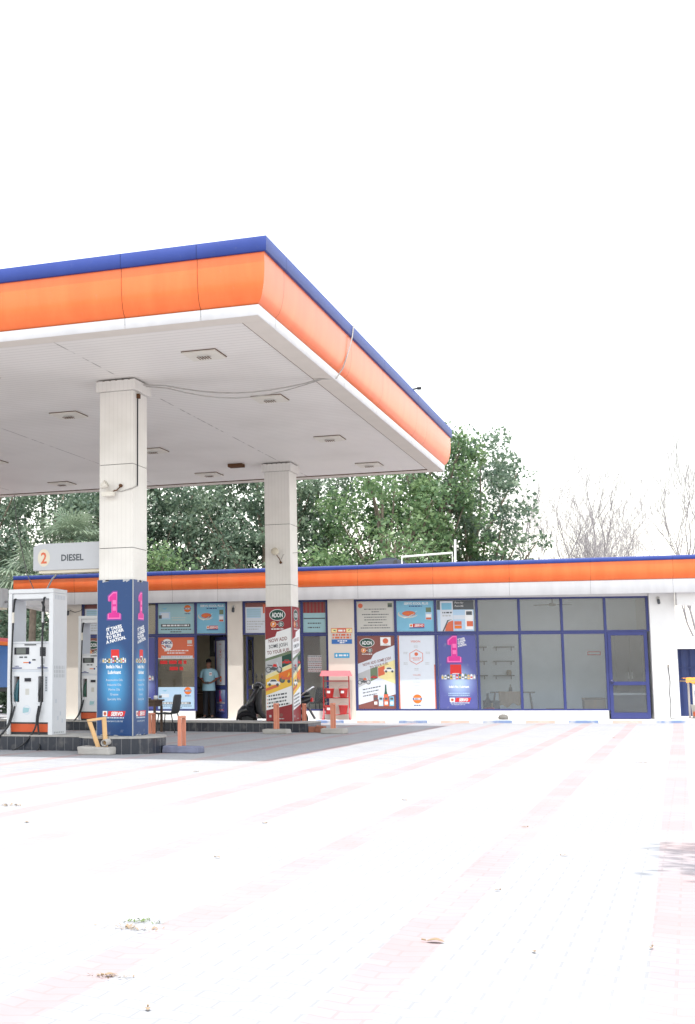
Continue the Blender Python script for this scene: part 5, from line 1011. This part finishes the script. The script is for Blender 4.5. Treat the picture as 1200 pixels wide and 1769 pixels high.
# ================================================================== TREES
def leafy(name, label, X0, Y0, crown_w, z_lo, z_hi, nclump, per, size, mt, seed, shape=None, group='leafy trees behind the shop', spread=.5, cat='tree'):
    """tapered trunk and limbs; the crown is thousands of single leaves gathered in clumps through its volume"""
    rn = np.random.default_rng(seed); rr = random.Random(seed)
    t = thing(name, label, cat, (X0, Y0, 0), 0, group)
    H = z_hi-z_lo; cl = []
    while len(cl) < nclump:
        p = rn.uniform(-1, 1, 3); q = p[2]*.5+.5
        wr = shape(q) if shape else math.sqrt(max(0, 1-abs(2*q-.9)**2.6))*.95+.05
        d = math.hypot(p[0], p[1])
        if d > wr or (d < .35*wr and rn.random() < .5): continue
        cl.append((p[0]*crown_w, p[1]*crown_w, z_lo+q*H))
    cl = np.array(cl); n = nclump*per
    ctr = np.repeat(cl, per, 0); off = rn.normal(0, 1, (n, 3)); off /= np.maximum(1, np.linalg.norm(off, axis=1, keepdims=True)*.55)
    rad = np.repeat(rn.uniform(.55, 1.25, nclump), per)[:, None]*spread
    pos = ctr+off*rad*np.array([1, 1, .75])
    nrm = rn.normal(0, 1, (n, 3))+np.array([0, -.25, .75]); nrm /= np.linalg.norm(nrm, axis=1, keepdims=True)
    tang = np.cross(nrm, rn.normal(0, 1, (n, 3))); tang /= np.linalg.norm(tang, axis=1, keepdims=True); bit = np.cross(nrm, tang)
    s = size*rn.uniform(.6, 1.25, n)[:, None]
    bend = nrm*s*.18
    v = np.stack([pos-tang*s*.55, pos-bit*s*.36-bend+tang*s*.0, pos+tang*s*.6, pos+bit*s*.36-bend], 1).reshape(-1, 3)
    me = bpy.data.meshes.new('crown'); me.vertices.add(4*n); me.vertices.foreach_set('co', v.ravel())
    me.loops.add(4*n); me.loops.foreach_set('vertex_index', np.arange(4*n)); me.polygons.add(n); me.polygons.foreach_set('loop_start', np.arange(n)*4); me.polygons.foreach_set('loop_total', np.full(n, 4))
    me.update(); me.validate()
    tone = np.clip(np.repeat(rn.uniform(.1, .8, nclump), per)+rn.normal(0, .28, n), 0, 1)
    at = me.attributes.new('tone', 'FLOAT', 'FACE'); at.data.foreach_set('value', tone.astype(np.float32)); me.materials.append(MT[mt])
    o = bpy.data.objects.new('crown', me); C.objects.link(o); o.parent = t
    m = M(); th = z_lo+H*.72; pts = [(0, 0, -.1)]; x = y = 0
    for k in range(1, 7): x += rr.uniform(-.16, .16); y += rr.uniform(-.16, .16); pts.append((x, y, th*k/6))
    r0 = .05+.016*z_hi; m.tube(pts, [r0*(1-.13*k) for k in range(7)], 'bark', 8)
    for c in cl[::max(1, nclump//26)]:
        k = min(5, max(1, int((c[2]-H*.28)/th*6))); b = Vector(pts[k]); e = Vector(c); mid = (b+e)/2+Vector((rr.uniform(-.2, .2), rr.uniform(-.2, .2), -.1)); m.tube([b, mid, e], [r0*.38, r0*.24, r0*.08], 'bark', 5)
    m.build('trunk', t)
    return t
def bear(px, Y):
    d = Vector(((px-325)/2280, -(1172-856)/2280, -1)); d = cam.matrix_world.to_3x3() @ d; return d.x/d.y*Y
for i, (px, Y, wd, lo, hi, nc, per, mt, lab) in enumerate((
    (-45, 50, 3.1, 2.2, 11.5, 150, 85, 'leaf_dark', 'dense dark leafy tree at the far left edge, above the palms'),
    (95, 53, 3.2, 2.4, 12.0, 160, 85, 'leaf_dark', 'dense dark leafy tree behind the DIESEL sign'),
    (225, 50, 3.0, 2.2, 11.6, 150, 85, 'leaf_dark', 'dense leafy tree directly behind the near blue wrapped column'),
    (335, 53, 3.1, 2.4, 12.0, 165, 85, 'leaf_dark', 'leafy tree seen between the two columns, on the left of that gap'),
    (445, 51, 3.0, 2.2, 11.8, 150, 85, 'leaf_dark', 'leafy tree just left of the far column'),
    (560, 54, 2.9, 2.2, 12.0, 105, 80, 'leaf_dark', 'thin leafy tree with many sky gaps just right of the far column'),
    (660, 51, 2.6, 2.0, 11.0, 120, 80, 'leaf_fresh', 'fresh green leafy tree behind the water tank'),
    (752, 54, 2.7, 2.0, 12.4, 150, 85, 'leaf_fresh', 'leafy tree behind the white roof pipe'),
    (826, 56, 2.8, 2.0, 12.6, 150, 85, 'leaf_dark', 'rightmost leafy tree, its tall crown rising past the canopy corner'))):
    sh_ = None
    if i == 8: sh_ = lambda q: (.72 if q < .25 else .98 if q < .72 else max(.1, .98-(q-.72)*2.6))
    leafy('leafy_tree', lab, bear(px, Y), Y, wd, lo, hi, int(nc*(1.1 if i < 3 else .98 if i < 5 else .76)), per, .18, mt, 11+i, sh_, spread=.40)
for i, (px, Y, wd, lo, hi, nc, mt, lab) in enumerate(((30, 46, 1.9, .2, 3.6, 60, 'leaf_dark', 'dark bush seen through the frame of the near dispenser'), (100, 47, 1.8, .2, 4.2, 60, 'leaf_dark', 'dark bush under the shop porch left of its first pillar'), (-30, 45, 1.6, .2, 4.6, 50, 'leaf_dark', 'dark bush at the left edge below the palms'), (272, 44, .85, 3.2, 6.2, 26, 'leaf_fresh', 'bright green sapling top just right of the blue wrapped column above the roof'), (560, 47, 1.0, 2.5, 6.0, 22, 'leaf_fresh', 'bright green bushy sapling right of the far column above the roof'), (700, 46, 1.3, 2.5, 6.4, 34, 'leaf_fresh', 'bright green sapling behind the white roof pipe'))):
    leafy('bush' if i < 3 else 'sapling', lab, bear(px, Y), Y, wd, lo, hi, nc, 80, .17, mt, 71+i, group='bushes and saplings behind the shop', spread=.42, cat='bush' if i < 3 else 'sapling')
def palm(label, px, Y, ztop, fl, seed):
    rr = random.Random(seed); X0 = bear(px, Y); t = thing('fan_palm', label, 'palm', (X0, Y, 0), 0, 'fan palms behind the shop')
    M().tube([(0, 0, -.1), (.05, 0, ztop*.5), (.1, 0, ztop)], [.16, .13, .12], 'bark', 10).build('trunk', t)
    vs = []; fs = []; tn = []; pm = M()
    for k in range(34):
        az = rr.uniform(0, 2*PI); el = rr.uniform(-.5, 1.25); d = Vector((math.cos(az)*math.cos(el), math.sin(az)*math.cos(el), math.sin(el))); b = Vector((.1, 0, ztop)); L = fl*rr.uniform(.45, .65); e = b+d*L
        pm.tube([b, e], [.02, .012], 'leaf_palm', 5); side = d.cross(Vector((0, 0, 1))).normalized(); upv = side.cross(d); tone = rr.uniform(.2, .9)
        for j in range(15):
            a = R(-115+230*j/14); q = (d*math.cos(a)+side*math.sin(a)).normalized(); l = fl*rr.uniform(.55, .75)*(1-.25*abs(a)/2); w_ = .036; tip = e+q*l+Vector((0, 0, -.32*l*l)); md = e+q*l*.55+upv*.03; pr = q.cross(upv).normalized()*w_
            o = len(vs); vs += [e, md+pr, tip, md-pr]; fs.append((o, o+1, o+2, o+3)); tn.append(min(1, max(0, tone+rr.uniform(-.2, .2))))
    me = bpy.data.meshes.new('fronds'); me.from_pydata(vs, [], fs); at = me.attributes.new('tone', 'FLOAT', 'FACE'); at.data.foreach_set('value', tn); me.materials.append(MT['leaf_palm']); o = bpy.data.objects.new('fronds', me); C.objects.link(o); o.parent = t; pm.build('leaf_stalk', t)
palm('upper fan palm rising above the DIESEL sign', 118, 43, 6.25, 1.3, 3); palm('lower fan palm left of the DIESEL sign', 52, 43, 4.9, 1.5, 8)
def bare(label, px, Y, H, seed, lean=0.0, spread=.55, r0=.085):
    rr = random.Random(seed); t = thing('bare_tree', label, 'tree', (bear(px, Y), Y, 0), 0, 'leafless trees beyond the shop'); tm = M(); bm = M()
    def grow(p, d, L, r, lv):
        n = 4 if lv < 2 else 3; pts = [p]; q = p.copy(); dd = d.copy()
        for k in range(n):
            wb = .09 if lv == 0 else .17 if lv == 1 else .25; dd = (dd+Vector((rr.uniform(-wb, wb), rr.uniform(-wb, wb), rr.uniform(-.03, .12)))).normalized(); q = q+dd*L/n; pts.append(q.copy())
        (tm if lv == 0 else bm).tube(pts, [max(.0045, r*(1-.42*k/n)) for k in range(n+1)], 'bare_bark', 6 if lv < 2 else 4, False)
        if lv >= 6: return
        kids = 5 if lv == 0 else 4 if lv < 3 else 3 if lv == 3 else 2
        for k in range(kids):
            i = n if k == 0 else rr.randint(max(1, n-2), n)
            az = rr.uniform(0, 2*PI); sp = spread*rr.uniform(.5, 1.15)*(.45 if k == 0 else 1); nd = (dd+Vector((math.cos(az), math.sin(az), .15))*sp).normalized()
            grow(pts[i], nd, L*rr.uniform(.55, .80), max(.0055, r*.52), lv+1)
    grow(Vector((0, 0, -.1)), Vector((lean, 0, 1)).normalized(), H*.36, r0, 0)
    tm.build('trunk', t); bm.build('branches', t)
bare('slim leafless tree beside the rightmost leafy crown', 948, 60, 10.8, 21, -.06, .66); bare('leafless tree leaning left in the middle of the bare group', 1000, 62, 11.0, 22, -.16, .68); bare('leafless tree with the tallest bare crown above the glass showroom', 1052, 61, 12.3, 25, -.06, .68, .095); bare('small leafless stump with thin shoots right of the tallest bare tree', 1082, 60, 6.4, 27, .0, .5, .07); bare('leafless tree at the right edge of the photograph', 1238, 60, 12.0, 31, -.14, .6, .09); bare('thin leafless tree between the two upright bare trunks', 1022, 64, 9.5, 34, .03, .55, .06)
# tree out of frame on the right whose shade falls on the paving
leafy('leafy_tree', 'small leafy tree standing just outside the right edge of the photograph', 1.50, 7.5, 1.1, 7.3, 9.0, 22, 60, .13, 'leaf_dark', 99, group='leafy trees near the forecourt', spread=.30)

# ================================================================== SMALL THINGS ON THE PAVING
def dry_leaf(label, x, y, s, rot):
    n = 8; m = M(); vs = []
    for i in range(n+1):
        f = i/n; w_ = .30*math.sin(PI*f)**.8*(1-.3*f)
        vs += [(-.5*s+s*f, -w_*s, .006+.14*s*abs(w_)*2+.05*s*math.sin(3*f)**2), (-.5*s+s*f, 0, .006+.06*s*math.sin(3*f)**2), (-.5*s+s*f, w_*s, .006+.14*s*abs(w_)*2.4+.05*s*math.sin(3*f)**2)]
    m.add(vs, [(3*i+k, 3*i+k+1, 3*i+k+4, 3*i+k+3) for i in range(n) for k in range(2)], 'dry_leaf_brown', True); m.tube([(-.5*s, 0, .01), (-.72*s, .02*s, .012)], .004, 'dry_leaf_brown', 5)
    return tag(m.build('dry_leaf', None, (x, y, .001), rot), label, 'leaf', 'dry leaves scattered on the paving')
def gp(px, py):
    d = cam.matrix_world.to_3x3() @ Vector(((px-325)/2280, -(py-856)/2280, -1)); k = -1.2/d.z; return d.x*k, d.y*k
for i, (px, py, s, lab) in enumerate(((752, 1629, .075, 'largest curled dry leaf in the middle of the paving'), (922, 1646, .03, 'small dark dry leaf right of the largest curled leaf'), (858, 1540, .03, 'small dry leaf on a red paving row below the canopy corner'), (700, 1384, .05, 'pale dry leaf above the small weeds in the middle distance'), (1060, 1275, .06, 'dry leaf near the kerb before the shut glass door'), (905, 1430, .04, 'dry leaf near the centre right of the paving'), (255, 1746, .035, 'dark dry leaf at the bottom edge left of centre'), (190, 1687, .045, 'dry twisted leaf below the weed tuft'), (456, 1423, .045, 'dry leaf on the second red row near the shaded forecourt'), (1125, 1640, .03, 'tiny dry leaf at the lower right of the paving'), (976, 1480, .04, 'tiny leaf left of the tree shade'), (46, 1421, .06, 'dry leaf near the left edge in front of the near island'), (337, 1334, .06, 'dry leaf just outside the canopy shade'), (376, 1483, .04, 'small leaf on the second red paving row'), (120, 1790, .03, 'leaf just under the bottom edge'))[:14]):
    x, y = gp(px, py); dry_leaf(lab, x, y, s*1.2, i*1.9)
def weed(label, x, y, s, seed, mt='weed'):
    rr = random.Random(seed); m = M()
    for k in range(46):
        a = rr.uniform(0, 2*PI); l = s*rr.uniform(.3, 1); bx, by = rr.gauss(0, .9)*s, rr.gauss(0, .35)*s; q = Vector((math.cos(a), math.sin(a), rr.uniform(.15, .7))).normalized()*l*.6; pr = Vector((-q.y, q.x, 0)).normalized()*.10*l; b = Vector((bx, by, .003))
        m.add([b, b+q*.5+pr, b+q, b+q*.5-pr], [(0, 1, 2, 3)], mt)
    tag(m.build('weed_tuft', None, (x, y, 0)), label, 'weed', 'weed tufts in the paving joints')
for px, py, s, lab, mt in ((252, 1594, .065, 'small green weed tuft between pavers', 'weed'), (225, 1605, .07, 'withered straw coloured weed tuft left of the green one', 'dry_leaf_brown'), (190, 1688, .05, 'small withered tuft below the other weeds', 'dry_leaf_brown'), (8, 1392, .10, 'withered tuft at the left edge of the paving', 'dry_leaf_brown'), (1110, 1318, .05, 'tiny withered tuft before the right end pillar', 'dry_leaf_brown')):
    x, y = gp(px, py); weed(lab, x, y, s, int(px), mt)
m = M(); m.lathe([(.001, 0), (.17, 0), (.2, .06), (.15, .14), (.06, .18), (.001, .185)], 'rough_stone', n=9); o = m.build('loose_stone', None, BL(12.55, -.22, .086), .4)
rn = random.Random(5)
for v in o.data.vertices: v.co *= rn.uniform(.6, .8)
tag(o, 'grey loose stone lying against the white sill of the showroom', 'stone')
